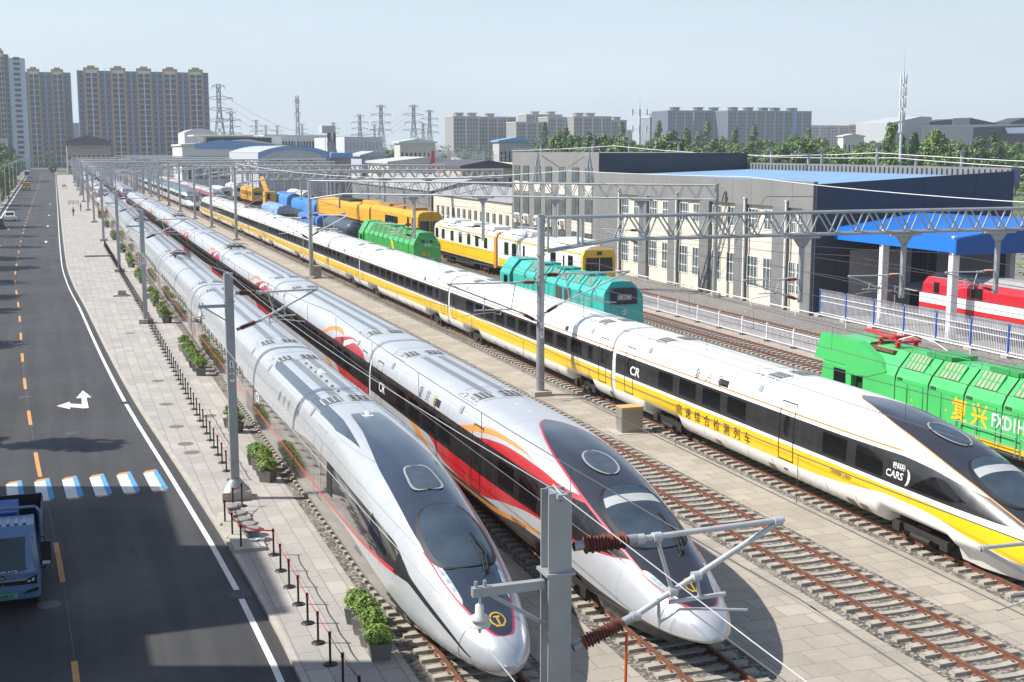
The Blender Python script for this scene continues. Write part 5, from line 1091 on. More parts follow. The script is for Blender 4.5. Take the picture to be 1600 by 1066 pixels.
drain(4.62, 37.9, 'iron drain grate by the kerb, nearest the camera'); drain(2.75, 70.0, 'iron drain grate by the kerb beside the white lane arrow')
sl_ = MB(); sl_.box(4.95, 6.0, 41.6, 46.3, .0, .12); tag(sl_.build('concrete_slab', m_conc), 'low concrete slab on the pavement inside the belt barrier corner', 'slab')
st0 = None
for k, (x, y) in enumerate(((5.5, 46.0), (5.55, 45.0), (5.62, 44.2), (5.68, 43.5), (5.72, 42.9))):
    if st0 is None:
        st0 = thing('round_stool', 'dark grey round stool on the slab by mast 100', 'stool', (x, y, .12), 'round stools on the slab'); b = MB(); b.lathe([(.2, 0), (.24, .05), (.24, .2), (.2, .24)], (0, 0, 0), 16); b.build('body', M('stool_grey', (.17, .17, .165), .6), st0); b = MB(); b.lathe([(.27, .24), (.3, .26), (.3, .3), (.24, .33)], (0, 0, 0), 16); b.build('lid', M('stool_lid', (.24, .235, .225), .6), st0)
    else: dup(st0, (x, y, .12))
bt = thing('bottle_bag', 'clear bag of small blue bottles lying on the slab', 'bag', (5.75, 42.3, .12)); rng = random.Random(3)
for k in range(7): b = MB(); x, y = rng.uniform(-.2, .2), rng.uniform(-.15, .15); b.cyl((x, y, .05), (x + .16, y + rng.uniform(-.1, .1), .06), .035, n=8); b.build('bottle', m_lineb if k % 2 else m_white, bt)
tx = thing('covered_box', 'small grey box on a pallet lying on the pavement', 'box', (4.9, 121, 0)); b = MB(); b.box(-.7, .7, -.5, .5, 0, .14); b.build('pallet', m_conc, tx); b = MB(); b.prism([(-.3, .14), (.5, .14), (.45, .5), (-.2, .55)], -.35, .35); b.build('box', M('box_grey', (.3, .3, .3), .6), tx)
b = MB(); b.box(2.6, 6.2, 166.3, 166.6, 0, .22); tag(b.build('kerb_block', m_conc), 'long low concrete block lying across the pavement', 'block')
b = MB(); b.cyl((6.9, 14.8, 6.95), (6.84, 14.8, 2.6), .022, n=8); tag(b.build('orange_rod', M('safety_orange', (.65, .12, .02), .5)), 'orange rod hanging from the lower insulator of the nearest mast bracket', 'rod')
# ---------------------------------------------------------------- people
def person(label, loc, rz, top, legs, hairc=(.02, .015, .01), pose='walk', group=None):
    t = thing('person', label, 'person', loc, group, rz)
    J = [(0, 0, .93), (0, 0, 1.15), (0, .01, 1.40), (0, 0, 1.52), (0, -.01, 1.60), (0, -.01, 1.72),
         (-.1, 0, .88), (-.11, -.12 if pose == 'walk' else 0, .48), (-.11, -.10 if pose == 'walk' else 0, .07), (-.11, -.24 if pose == 'walk' else -.14, .04),
         (.1, 0, .88), (.11, .08 if pose == 'walk' else 0, .48), (.11, .28 if pose == 'walk' else 0, .09), (.11, .15 if pose == 'walk' else -.14, .05),
         (-.2, 0, 1.40), (-.26, .04, 1.13), (-.25, -.1, .90), (-.24, -.14, .8), (.2, 0, 1.40), (.27, .0, 1.14), (.26, -.12, .92), (.25, -.16, .82)]
    E_ = [(0, 1), (1, 2), (2, 3), (3, 4), (4, 5), (0, 6), (6, 7), (7, 8), (8, 9), (0, 10), (10, 11), (11, 12), (12, 13), (2, 14), (14, 15), (15, 16), (16, 17), (2, 18), (18, 19), (19, 20), (20, 21)]
    Rr = [.14, .13, .15, .06, .085, .09, .09, .065, .045, .04, .09, .065, .045, .04, .065, .05, .035, .035, .065, .05, .035, .035]
    me = bpy.data.meshes.new('body'); me.from_pydata(J, E_, []); o = bpy.data.objects.new('body', me); COL.objects.link(o)
    md = o.modifiers.new('skin', 'SKIN'); 
    for i, r_ in enumerate(Rr): me.skin_vertices[0].data[i].radius = (r_, r_ * .85)
    me.skin_vertices[0].data[0].use_root = True
    o.modifiers.new('sub', 'SUBSURF').levels = 1
    ev = bpy.data.meshes.new_from_object(o.evaluated_get(bpy.context.evaluated_depsgraph_get())); bpy.data.objects.remove(o)
    ev.name = 'body'; ev.materials.clear()
    for m in (M('skin_tone', (.35, .21, .14), .6), M('cloth_top', top, .8), M('cloth_legs', legs, .8), m_rubber): ev.materials.append(m)
    for p in ev.polygons:
        c = p.center; p.use_smooth = True
        p.material_index = 3 if c.z < .1 else 0 if (c.z > 1.48 or (c.z < .9 and abs(c.x) > .2)) else 2 if c.z < .95 else 1
    link('body', ev, t); b = MB(); b.lathe([(.02, 1.83), (.07, 1.82), (.105, 1.76), (.108, 1.70), (.10, 1.64)], (0, .02, 0), 10); b.build('hair', M('hair', hairc, .7), t); return t
person('person in dark blue clothes walking on the pavement', (2.55, 268, 0), .3, (.03, .04, .16), (.025, .03, .07))
person('person in dark clothes standing beside the far planters', (4.3, 289, 0), 1.2, (.03, .03, .03), (.03, .03, .04), pose='stand')
person('person in an orange vest standing beside the train at the red barrier', (7.2, 262, 0), .6, (.6, .2, .05), (.05, .05, .06), pose='stand')
for k, x in enumerate((-10.2, -9.1)): person('road worker in yellow vest behind the orange truck, ' + ('left one' if k == 0 else 'right one'), (x, 437, -.13), k * .8, (.62, .70, .08), (.05, .05, .07), pose='walk')
person('person in black beside the left kerb', (-11.9, 345, .02), 0, (.02, .02, .02), (.02, .02, .02), pose='stand')
rb = thing('red_barrier', 'red and white barrier rack on the far pavement', 'barrier', (3.2, 322, 0)); b = MB()
for z in (.5, .95): b.bar((-1.2, 0, z), (1.2, 0, z), .14)
b.build('rail', m_red, rb); b = MB()
for x in (-1.1, 0, 1.1): b.bar((x, -.25, 0), (x, 0, 1.0), .07); b.bar((x, .25, 0), (x, 0, 1.0), .07)
b.build('leg', m_dark, rb); dup(rb, (7.6, 262.5, 0), 'red barrier rack beside the person in the orange vest', 1.2)
# ---------------------------------------------------------------- vehicles on the road
def wheels(t, w, ys_, r, wd=.22):
    for y in ys_:
        for s in (-1, 1):
            b = MB(); b.lathe([(r * .6, -wd / 2), (r, -wd / 2 + .03), (r, wd / 2 - .03), (r * .6, wd / 2)], (s * (w / 2 - wd / 2), y, r), 18, 0, 'x'); q = b.build('wheel', m_rubber, t); b = MB(); b.cyl((s * (w / 2 - .02), y, r), (s * (w / 2 + .005), y, r), r * .58, n=14); b.build('rim', m_galv, q)
m_trk = M('truck_blue', (.115, .21, .37), .35, .1, .05, 1, 0, .4); m_trkd = M('truck_dark', (.02, .022, .025), .5)
tk = thing('cargo_truck', 'steel blue cargo truck driving towards the camera', 'truck', (-2.13, 38.7, -.13))
b = MB(); W2 = 1.03; pf = [(.0, .36), (-.03, .6), (-.02, 1.15), (.02, 1.32), (.34, 2.2), (.62, 2.42), (1.6, 2.46), (1.7, .45)]
rows = []
for y, z in pf[:]:
    k = W2 - max(0, z - 1.3) * .10; rows.append([(-k + .12, y + .0, z), (-k, y + .16 if z < 2.3 else y, z), (k, y + .16 if z < 2.3 else y, z), (k - .12, y, z)] if 0 else [(-k, y + .14 if z < 2.3 else y + .03, z), (-k + .14, y, z), (0, y - .03, z), (k - .14, y, z), (k, y + .14 if z < 2.3 else y + .03, z)])
b.rows(rows, 0, False); sidL = [r_[0] for r_ in rows]; sidR = [r_[-1] for r_ in rows]; b.add(sidL, [tuple(range(len(sidL)))]); b.add(sidR, [tuple(range(len(sidR)))[::-1]]); cabm = b.build('cab', m_trk, tk)
b = MB(); f_ = lambda u, z: (u, .02 + (z - 1.32) * .3636 - .035 + .09 * (abs(u) / .9) ** 4, z)
b.rows([[f_(-.88 + 1.76 * i / 12, 1.30 + .86 * j / 4 - (.0 if j else (.12 * (1 - (abs(-.88 + 1.76 * i / 12) / .88) ** 3)))) for i in range(13)] for j in range(5)], 0, True); b.build('windscreen', [m_wind], cabm)
b = MB(); b.box(-.95, .95, -.055, .02, .80, .93); b.prism([(-.95, .93), (.95, .93), (.9, .97), (-.9, .97)], -.065, .0, 1); b.build('grille', [m_black, m_galv], cabm)
for s in (-1, 1):
    b = MB(); pts = [(s * .58, .84), (s * .93, .86), (s * .97, 1.08), (s * .62, .93)]; b.prism(pts, -.075, .0); h_ = b.build('headlight', m_black, cabm); b = MB(); b.prism([(s * .8, .90), (s * .86, .90), (s * .88, 1.0), (s * .82, .98)], -.085, -.076); b.prism([(s * .68, .88), (s * .76, .88), (s * .77, .93), (s * .7, .92)], -.085, -.076); b.build('lamp', m_white, h_)
    b = MB(); b.prism([(s * .55, .52), (s * .98, .58), (s * .98, .68), (s * .7, .62)], -.06, .02); b.build('fog_lamp', m_black, cabm)
    b = MB(); b.box(s * 1.24 - .14, s * 1.24 + .14, -.02, .1, 1.35, 2.05); mr = b.build('mirror', m_black, cabm); b = MB(); b.tube([(s * .98, .3, 2.12), (s * 1.2, .12, 2.15), (s * 1.24, .06, 2.05)], .022); b.tube([(s * 1.0, .2, 1.25), (s * 1.18, .1, 1.2), (s * 1.24, .06, 1.35)], .022); b.build('arm', m_black, mr); b = MB(); b.box(s * 1.24 - .11, s * 1.24 + .11, -.025, -.019, 1.36, 1.46); b.build('reflector', m_lampw, mr)
b = MB(); b.box(-.4, .4, -.075, -.03, .42, .56); np_ = b.build('licence_plate', M('plate_green', (.10, .42, .20), .4), cabm); lettering('京A·0U8512', lambda u, v: (-.37 + u, -.08, .45 + v), .125, m_black, np_, True)
lettering('YUTONG', lambda u, v: (-.78 + u * 1.0, -.055 + .03 - .03, 1.18 + v), .11, m_white, cabm, True, 0, 2.6); b = MB(); b.cyl((0, -.04, 1.05), (0, -.07, 1.05), .085, n=18); bg_ = b.build('badge', m_black, cabm); emblem(lambda u, v: (u, -.074, 1.05 + v), .05, m_lampw, bg_)
b = MB(); b.tube([(-.4, -.03, 1.33), (.05, .05, 1.42), (.5, .03, 1.38)], .012); b.build('wiper', m_black, cabm)
for k in range(7): b = MB(); b.box(-.72 + k * .23 - .05, -.72 + k * .23 + .05, .66, 1.5, 2.44, 2.485); b.build('roof_rib', m_trk, cabm)
b = MB(); b.box(-1.08, 1.08, 1.95, 5.9, .75, .9); b.build('bed_floor', m_trkd, tk)
for s in (-1, 1): b = MB(); b.box(s * 1.08 - .03, s * 1.08 + .03, 1.95, 5.9, .9, 1.9); b.build('side_board', m_trkd, tk)
b = MB(); b.box(-1.08, 1.08, 5.87, 5.93, .9, 2.0); b.build('tailgate', m_trkd, tk); b = MB(); b.tube([(-1.08, 1.9, .9), (-1.08, 1.9, 2.45), (-.95, 1.9, 2.62), (.95, 1.9, 2.62), (1.08, 1.9, 2.45), (1.08, 1.9, .9)], .05, 8); b.build('headboard_frame', m_trk, tk); b = MB(); b.box(-.95, .4, 2.6, 4.2, .92, 2.3); b.build('tarpaulin', M('truck_tarp', (.015, .09, .38), .6), tk)
b = MB(); b.box(-.5, .5, .3, 5.6, .42, .74); b.build('chassis', m_trkd, tk); wheels(tk, 1.95, (.85, 4.6), .38)
def car(name, lab, loc, rz, col, L=4.6, W=1.85, Hh=1.7):
    t = thing(name, lab, 'car', loc, None, rz); w = W / 2; m = M(name + '_paint', col, .25, .1, .04, 1, 0, .6); b = MB()
    prof = [(0, .35), (0, .8), (.1, 1.0), (1.0, 1.08), (1.75, Hh - .08), (2.1, Hh), (3.6, Hh), (4.3, 1.15), (4.55, 1.0), (4.6, .4)]
    b.rows([[(-w * (1 if z < 1.1 else .86), y, z), (w * (1 if z < 1.1 else .86), y, z)] for y, z in prof], 0, False)
    for s in (-1, 1): b.add([(s * w * (1 if z < 1.1 else .86), y, z) for y, z in prof], [tuple(range(len(prof)))])
    bd = b.build('body', m, t)
    b = MB(); b.add([(-.75, 1.02, 1.1), (.75, 1.02, 1.1), (.68, 1.68, Hh - .12), (-.68, 1.68, Hh - .12)], [(0, 1, 2, 3)]); b.v = [(x, y - .02, z + .02) for x, y, z in b.v]; b.build('windscreen', m_glass, bd)
    b = MB(); b.add([(-.75, 4.3, 1.16), (.75, 4.3, 1.16), (.68, 3.66, Hh - .08), (-.68, 3.66, Hh - .08)], [(0, 1, 2, 3)]); b.v = [(x, y + .03, z + .02) for x, y, z in b.v]; b.build('rear_window', m_glass, bd)
    for s in (-1, 1):
        b = MB(); b.add([(s * (w * .93), 1.35, 1.12), (s * (w * .93), 3.95, 1.14), (s * (w * .875), 3.5, Hh - .14), (s * (w * .875), 1.9, Hh - .14)], [(0, 1, 2, 3)]); b.build('side_window', m_glass, bd)
        b = MB(); b.box(s * .68 - .18, s * .68 + .18, 4.56, 4.63, .75, .95); b.build('tail_light', m_red, bd); b = MB(); b.box(s * .65 - .2, s * .65 + .2, -.03, .03, .7, .85); b.build('headlight', m_lampw, bd)
    wheels(t, W, (.85, 3.7), .34); return t
car('suv', 'white sport utility car on the left lane at the picture edge', (-8.9, 256, -.13), 0, (.72, .73, .72))
car('suv', 'dark car just below the white one at the left picture edge', (-9.9, 236, -.13), math.pi, (.03, .035, .04))
def box_truck(name, lab, cat, loc, rz, colc, colb, L=6, W=2.3, Hc=2.4, Hb=2.6):
    t = thing(name, lab, cat, loc, None, rz); w = W / 2
    b = MB(); b.prism([(0, .45), (0, 1.2), (.35, Hc), (1.7, Hc), (1.7, .45)], -w, w, 0, 'x'); c = b.build('cab', M(name + '_cab', colc, .4), t); b = MB(); b.add([(-w * .88, .02, 1.3), (w * .88, .02, 1.3), (w * .84, .31, Hc - .15), (-w * .84, .31, Hc - .15)], [(0, 1, 2, 3)]); b.v = [(x, y - .03, z) for x, y, z in b.v]; b.build('windscreen', m_glass, c)
    b = MB(); b.box(-w, w, 1.85, L, .8, Hb); b.build('cargo_body', M(name + '_body', colb, .5), t); wheels(t, W - .1, (.9, L - 1.2), .42)
    for s in (-1, 1): b = MB(); b.box(s * w * .75 - .15, s * w * .75 + .15, L, L + .04, .62, .78); b.build('tail_light', m_red, t)
    return t
o = box_truck('dump_truck', 'orange tipper truck parked at the left kerb with two road workers', 'truck', (-9.8, 447.5, -.13), math.pi, (.55, .28, .03), (.55, .27, .03)); o.location.y = 447
box_truck('bus', 'white bus approaching far down the road', 'bus', (-13.4, 640, -.13), 0, (.7, .7, .7), (.7, .7, .7), 9, 2.5, 3.0, 3.0)
tr_ = thing('cargo_tricycle', 'red cargo tricycle on the far pavement', 'tricycle', (1.9, 462, 0)); b = MB(); b.box(-.6, .6, 0, 1.4, .55, 1.0); b.build('cargo_box', m_red, tr_); b = MB(); b.box(-.3, .3, 1.5, 2.6, .5, .75); b.cyl((0, 2.5, .5), (0, 2.3, 1.3), .05, n=6); b.box(-.35, .35, 2.2, 2.3, 1.25, 1.32); b.build('frame', m_black, tr_); wheels(tr_, 1.3, (.5,), .3, .15)
# ---------------------------------------------------------------- lamps and trees
def street_lamp(x, y, i):
    t = thing('street_lamp', 'pale street lamp with curved arm over the road, ' + ORD[i] + ' from the camera', 'street lamp', (x, y, 0), 'street lamps left of the road')
    b = MB(); b.cyl((0, 0, 0), (0, 0, 8.2), .13, .08, 8); b.tube([(0, 0, 8.2), (.5, 0, 9.1), (1.3, 0, 9.6), (2.6, 0, 9.85)], .06, 6); b.build('pole', M('lamp_pole', (.45, .48, .46), .5), t); b = MB(); b.box(2.3, 3.3, -.16, .16, 9.8, 9.92); b.build('lamp_head', m_white, t)
for i, y in enumerate((318, 360, 405, 452, 505, 560, 620, 690)): street_lamp(lefte(y) - 1.0, y, i)
def tree_meshes(seed, h, rx, rz, zc, nl, size, nclump, poplar=False):
    rng = random.Random(seed); cl = []
    for i in range(nclump):
        u = rng.uniform(-1, 1); a = rng.uniform(0, 6.28); r = math.sqrt(max(0, 1 - u * u)) * rng.uniform(.35, .95)
        tp = (1 - .55 * (u * .5 + .5)) if poplar else 1
        cl.append((r * rx * tp * math.cos(a), r * rx * tp * math.sin(a), zc + u * rz * .92, rng.uniform(.22, .42) * rx * (1.25 if poplar else 1)))
    def pt(rg):
        x, y, z, s = cl[rg.randrange(len(cl))]; a, u = rg.uniform(0, 6.28), rg.uniform(-1, 1); q = math.sqrt(1 - u * u); k = s * rg.random() ** .4
        return (x + k * q * math.cos(a), y + k * q * math.sin(a), z + k * u * (1.3 if poplar else .8)), (q * math.cos(a), q * math.sin(a), u)
    vs, fs = leaf_cloud(nl, size, pt, rng); me = bpy.data.meshes.new('crown'); me.from_pydata([tuple(q) for q in vs], [], fs)
    b = MB(); b.cyl((0, 0, -.3), (0, 0, zc), .02 * h, .012 * h, 7)
    for i in range(0, nclump, 3): x, y, z, s = cl[i]; b.cyl((0, 0, max(1, z - 1.2 - abs(x) * .6)), (x * .8, y * .8, z), .007 * h, .003 * h, 5)
    return me, b
TM = {}
def tree(kind, x, y, s, lab, group, z=-.15):
    if kind not in TM:
        sp = dict(a=(1, 9, 3.2, 3.4, 5.6, 2400, .30, 26, 0), b=(2, 8, 3.6, 2.8, 4.9, 2400, .30, 30, 0), c=(3, 10, 2.6, 4.0, 6.0, 2200, .30, 24, 0), p=(4, 14, 1.5, 6.2, 7.6, 2400, .30, 34, 1), q=(5, 13, 1.7, 5.6, 7.0, 2400, .32, 30, 1), s=(6, 3, 2.0, 1.3, 1.5, 1300, .24, 16, 0), d=(7, 9, 3.4, 3.6, 5.4, 2600, .30, 28, 0))[kind]
        me, b = tree_meshes(*sp); me.materials.append(m_leafd if kind in 'dcq' else m_leafb if kind in 's' else m_leaf); tk_ = b.build('trunk', m_bark); COL.objects.unlink(tk_); TM[kind] = (me, tk_.data)
    t = thing({'p': 'poplar_tree', 'q': 'poplar_tree', 's': 'shrub'}.get(kind, 'broadleaf_tree'), lab, 'shrub' if kind == 's' else 'tree', (x, y, z), group, random.uniform(0, 6)); t.scale = (s, s, s * random.uniform(.9, 1.15))
    link('crown', TM[kind][0], t); link('trunk', TM[kind][1], t); return t
rng = random.Random(11)
for i in range(22):                                             # street trees behind the lamps
    y = 310 + i * 22 + rng.uniform(-6, 6); tree(rng.choice('adb'), lefte(y) - rng.uniform(3.2, 5.5), y, rng.uniform(.75, 1.05), 'dark broadleaf street tree behind the lamps left of the road', 'street trees left of the road')
for i in range(16): y = 330 + i * 30 + rng.uniform(-8, 8); tree(rng.choice('adc'), lefte(y) - rng.uniform(7, 13), y, rng.uniform(1.1, 1.6), 'tall tree in the second row left of the road', 'second row of trees left of the road')
for y in (80, 97, 116, 128, 141, 157, 171, 190, 214, 238): tree('ab'[int(y) % 2], -13.6 + rng.uniform(-.5, .5), y, rng.uniform(1.0, 1.2), 'street tree left of the road casting shade over the lane', 'near street trees')
tree('p', -14.2, 65.6, 1.3, 'tall slim tree out of view left of the road, shading it near the block crossing', 'near street trees')  # unseen, placed so its shade crosses the road
for i in range(14): y = 300 + i * 20; tree('s', lefte(y) - 2.6 + rng.uniform(-.6, .6), y, rng.uniform(.5, .8), 'low shrub beside the left kerb', 'shrubs left of the road')
GR = 'trees beyond the workshop'
for i in range(210):                                            # tree line right of the yard
    px = rng.uniform(870, 1640); Y = rng.uniform(300, 520); p = at(px, 232, Y); k = rng.choice('aaabbbddss'); d_ = (.75 if k == 's' else 1.35) + .45 * rng.random()
    tree(k, p.x, Y, d_, {'d': 'dark green tree in the belt beyond the workshop', 'c': 'dark upright tree in the belt beyond the workshop', 's': 'bright green shrub beyond the workshop roof'}.get(k, 'mid green tree in the belt beyond the workshop'), GR)
for px, Y, s, k in ((1385, 300, 1.0, 'p'), (1392, 290, 1.25, 'p'), (1408, 310, 1.0, 'q'), (1428, 300, 1.2, 'q'), (1450, 320, 1.1, 'p'), (1462, 295, 1.05, 'p'), (1472, 310, 1.05, 'q'), (1500, 330, .9, 'p'), (1508, 300, .8, 'q'), (1530, 330, .8, 'p'), (1482, 290, .8, 'p'), (1560, 310, .75, 'q'), (1590, 310, .7, 'p')):
    p = at(px, 232, Y); tree(k, p.x, Y, s * 1.28, 'tall narrow poplar near the slim radio mast', 'poplars by the radio mast')
for i in range(46):
    px = rng.uniform(830, 1290); Y = rng.uniform(560, 760); p = at(px, 232, Y); tree(rng.choice('cdqa'), p.x, Y, rng.uniform(1.7, 2.3), 'tall dark tree in front of the apartment blocks', 'far trees in front of the apartment blocks')
for i in range(30):
    px = rng.uniform(845, 960); Y = rng.uniform(330, 470); p = at(px, 232, Y); tree(rng.choice('pqc'), p.x, Y, rng.uniform(1.15, 1.45), 'slim tree rising behind the light grey office block', 'trees behind the office block')
for px, Y, s in ((745, 330, .8), (762, 340, .9), (785, 320, .8), (800, 335, .7), (640, 520, 1.3), (600, 560, 1.5), (575, 500, 1.3), (620, 540, 1.4), (610, 560, 1.4), (655, 560, 1.2), (690, 600, 1.3), (505, 420, .9), (515, 425, .8), (565, 360, .6), (830, 300, .7), (445, 600, 1.3), (360, 640, 1.2), (235, 700, .9), (80, 700, .8)):
    p = at(px, 232, Y); tree(rng.choice('adb'), p.x, Y, s, 'green tree among the distant yard buildings', 'trees among the distant buildings')
vs, fs = leaf_cloud(30000, 1.3, lambda rg: ((lambda X, Y: (X, Y, max(.2, (4 + 11 * rg.random() ** .6) * (.8 + .3 * math.sin(X * .05)))))(rg.uniform(-250, 1500), rg.uniform(900, 1250)), (0, 0, 1)), random.Random(5))
me = bpy.data.meshes.new('far_wood'); me.from_pydata([tuple(q) for q in vs], [], fs); me.materials.append(m_leafd); tag(link('far_wood', me), kind='stuff')
vs, fs = leaf_cloud(22000, .45, lambda rg: ((rg.uniform(84, 420), rg.uniform(90, 420), -.1 + .8 * rg.random() ** 2), (0, 0, 1)), random.Random(6))
me = bpy.data.meshes.new('rough_grass'); me.from_pydata([tuple(q) for q in vs], [], fs); me.materials.append(m_leafb); tag(link('rough_grass', me), kind='stuff')
# poles and wires standing behind the workshop
for i, (px, py0, py1, Y) in enumerate(((1263, 241, 258, 120), (1284, 235, 258, 130), (1370, 226, 262, 118), (1431, 244, 262, 125), (1502, 236, 264, 112), (1205, 232, 250, 150), (1060, 222, 240, 180), (983, 222, 238, 190), (926, 222, 238, 200), (845, 222, 238, 210))):
    p = at(px, py1, Y); q = at(px, py0, Y); t = thing('catenary_pole', 'grey pole rising behind the workshop roof, ' + ORD[i] + ' in the line', 'pole', (p.x, Y, 0), 'poles behind the workshop'); b = MB(); b.cyl((0, 0, 0), (0, 0, q.z), .2, .17, 8); b.build('pole', m_galv, t); b = MB(); b.box(-2.2 if i % 3 == 0 else -.5, .5, -.08, .08, q.z - .1, q.z + .1); b.build('bracket', m_galv, t)
for k, ((x0, y0), (x1, y1), (x2, y2)) in enumerate((((1180, 243), (1370, 239), (1640, 254)), ((1180, 244), (1400, 247), (1640, 264)), ((1580, 270), (1600, 273), (1640, 275)), ((1580, 283), (1600, 285), (1640, 288)), ((800, 236), (960, 228), (1180, 243)))):
    wire_thing('feeder_wire', 'pale wire strung behind the workshop roof, line ' + ORD[k], [tuple(at(x0, y0, 150 if k < 4 else 200)), tuple(at(x1, y1, 118 if k < 2 else 110 if k < 4 else 190)), tuple(at(x2, y2, 95))] if k < 4 else [tuple(at(x0, y0, 215)), tuple(at(x1, y1, 190)), tuple(at(x2, y2, 150))], .3, .045, m_white, 'wires behind the workshop')
# ---------------------------------------------------------------- far buildings
def win_grid(par, cells, mat, name='window', dy=.06):       # cells: (x0,x1,z0,z1) on the front (y=0) plane; first 100 as parts
    big = cells[:100]; me = {}
    for x0, x1, z0, z1 in big:
        key = (round(x1 - x0, 2), round(z1 - z0, 2))
        if key not in me: b = MB(); b.box(0, x1 - x0, -dy, .02, 0, z1 - z0); o = b.build(name, mat, par); me[key] = o
        else: o = me[key].copy(); COL.objects.link(o); o.parent = par
        o.location = (x0, 0, z0)
    if len(cells) > 100:
        b = MB(); [b.box(x0, x1, -dy, .02, z0, z1) for x0, x1, z0, z1 in cells[100:]]; tag(b.build('windows_beyond', mat, par), kind='stuff')
m_wfar = M('far_window', (.018, .032, .058), .15, 0, .3, .2); m_bal = M('balcony_white', (.62, .63, .64), .7); m_tgrey = M('tower_grey', (.135, .185, .275), .8, 0, .05, .05); m_tyel = M('tower_ochre', (.42, .29, .12), .8); m_tlight = M('tower_pale', (.48, .54, .62), .8)
def tower(lab, x0, x1, ytop, Y, floors, bays, rz=0., side=None):
    a, c = at(x0, ytop, Y), at(x1, ytop, Y); Wd = c.x - a.x; Hh = a.z; t = thing('apartment_tower', lab, 'apartment tower', (a.x, Y, 0), 'apartment towers left', rz); fh = Hh / (floors + .3)
    b = MB(); b.box(0, Wd, .02, 16, 0, Hh); b.build('wall', m_tgrey, t)
    if side: b = MB(); b.box(Wd + .001, Wd + side, .6, 15, 0, Hh - 2); b.build('side_wing', m_tlight, t); win_grid(t, [(Wd + side * .3, Wd + side * .7, f * fh + 1, f * fh + 2.5) for f in range(floors)], m_wfar, dy=-.5)
    bw = Wd * .115 if len(bays) > 3 else Wd * .24; cells = []
    for u in bays:
        cx = u * Wd; b = MB(); s = bw * .13
        for sg in (-1, 1): xx = cx + sg * (bw / 2 - s / 2); b.box(xx - s / 2, xx + s / 2, -1.6, .0, 0, Hh + .4)
        b.box(cx - bw / 2, cx + bw / 2, -1.6, 0, Hh + .4, Hh + 2.0); b.box(cx - bw / 4, cx + bw / 4, -1.5, 0, Hh + 2.0, Hh + 3.2); b.build('bay_frame', m_tyel, t)
        b = MB(); b.box(cx - bw * .37, cx + bw * .37, -1.4, 0, Hh - 1.6, Hh + .39); b.build('bay_cap', m_bal, t)
        b = MB(); b.box(cx - bw * .035, cx + bw * .035, -1.75, -1.45, 0, Hh - 1.0); b.build('drain_pipe', m_bal, t)
        for f in range(floors):
            b = MB(); z = f * fh; b.box(cx - bw * .42, cx + bw * .42, -1.7, -.05, z, z + .22); b.box(cx - bw * .36, cx + bw * .36, -1.55, -.05, z + .23, z + 1.0, 1); b.build('balcony', [m_bal, m_tgrey], t)
            cells += [(cx - bw * .36, cx - bw * .05, z + 1.05, z + fh - .1), (cx + bw * .05, cx + bw * .36, z + 1.05, z + fh - .1)]
    us = [0] + list(bays) + [1]
    for i in range(len(us) - 1):
        l = us[i] * Wd + (bw / 2 if i else 0); r_ = us[i + 1] * Wd - (bw / 2 if i + 1 < len(us) - 1 else 0); n = max(1, round((r_ - l) / 4.2)); st = (r_ - l) / n
        for f in range(floors):
            for k in range(n): cells.append((l + st * (k + .25), l + st * (k + .7), f * fh + .9, f * fh + 2.3))
        if n > 1: b = MB(); xm = (l + r_) / 2; b.box(xm - .16, xm + .16, -.35, -.001, 0, Hh + (1.5 if i % 2 else 0)); b.build('drain_pipe', m_bal, t)
    cells.sort(key=lambda c: -c[3]); win_grid(t, cells, m_wfar); return t
tower('broad grey apartment tower with five ochre framed bays', 120, 325, 110, 900, 18, (.105, .305, .50, .70, .90)); tower('narrower grey apartment tower with two ochre framed bays', 29, 110, 112, 960, 17, (.28, .74)); tower('tallest pale apartment tower cut by the left picture edge', -30, 12, 84, 820, 22, (.72,), 0, 9.0)
def block(lab, x0, x1, ytop, Y, floors, cols, wall, win, depth=18, strip=None, roofs=(), grp=None, name='apartment_block', ww=.74, hb=.0):
    a, c = at(x0, ytop, Y), at(x1, ytop, Y); Wd = c.x - a.x; Hh = a.z; t = thing(name, lab, 'building' if floors < 5 else 'apartment block', (a.x, Y, 0), grp); fh = Hh / (floors + .4); b = MB(); b.box(0, Wd, .02, depth, 0, Hh); b.build('wall', wall, t)
    st = Wd / cols; cells = [(st * (k + .5 - ww / 2), st * (k + .5 + ww / 2), f * fh + fh * .22, f * fh + fh * .9) for f in range(floors - 1, -1, -1) for k in range(cols)]; win_grid(t, cells, win)
    if strip:
        n = max(2, cols // 3)
        for k in range(n + 1): b = MB(); x = Wd * k / n; b.box(max(0, x - st * .24), min(Wd, x + st * .24), -.6, -.0, 0, Hh + .1); b.build('pilaster', strip, t)
        b = MB(); b.box(-.4, Wd + .4, -.6, depth + .4, Hh, Hh + 1.2); b.build('cornice', strip, t)
    for u in roofs: b = MB(); b.box(Wd * u - 4, Wd * u + 4, 4, 12, Hh + .01, Hh + 4.0); b.box(Wd * u - 5, Wd * u + 5, 3, 13, Hh + 4.0, Hh + 4.8); b.build('roof_house', wall, t)
    return t
m_b1 = M('block_beige', (.30, .285, .27), .8); m_b2 = M('block_slate', (.12, .145, .19), .8); m_b3 = M('block_pink', (.48, .36, .29), .8); m_w2 = M('block_window', (.04, .06, .10), .2, 0, .3, .1); m_strip1 = M('block_pale_strip', (.55, .47, .40), .8); m_strip2 = M('block_grey_strip', (.26, .285, .32), .8); m_rr = M('red_roof', (.42, .15, .12), .8)
BG = 'distant apartment blocks'
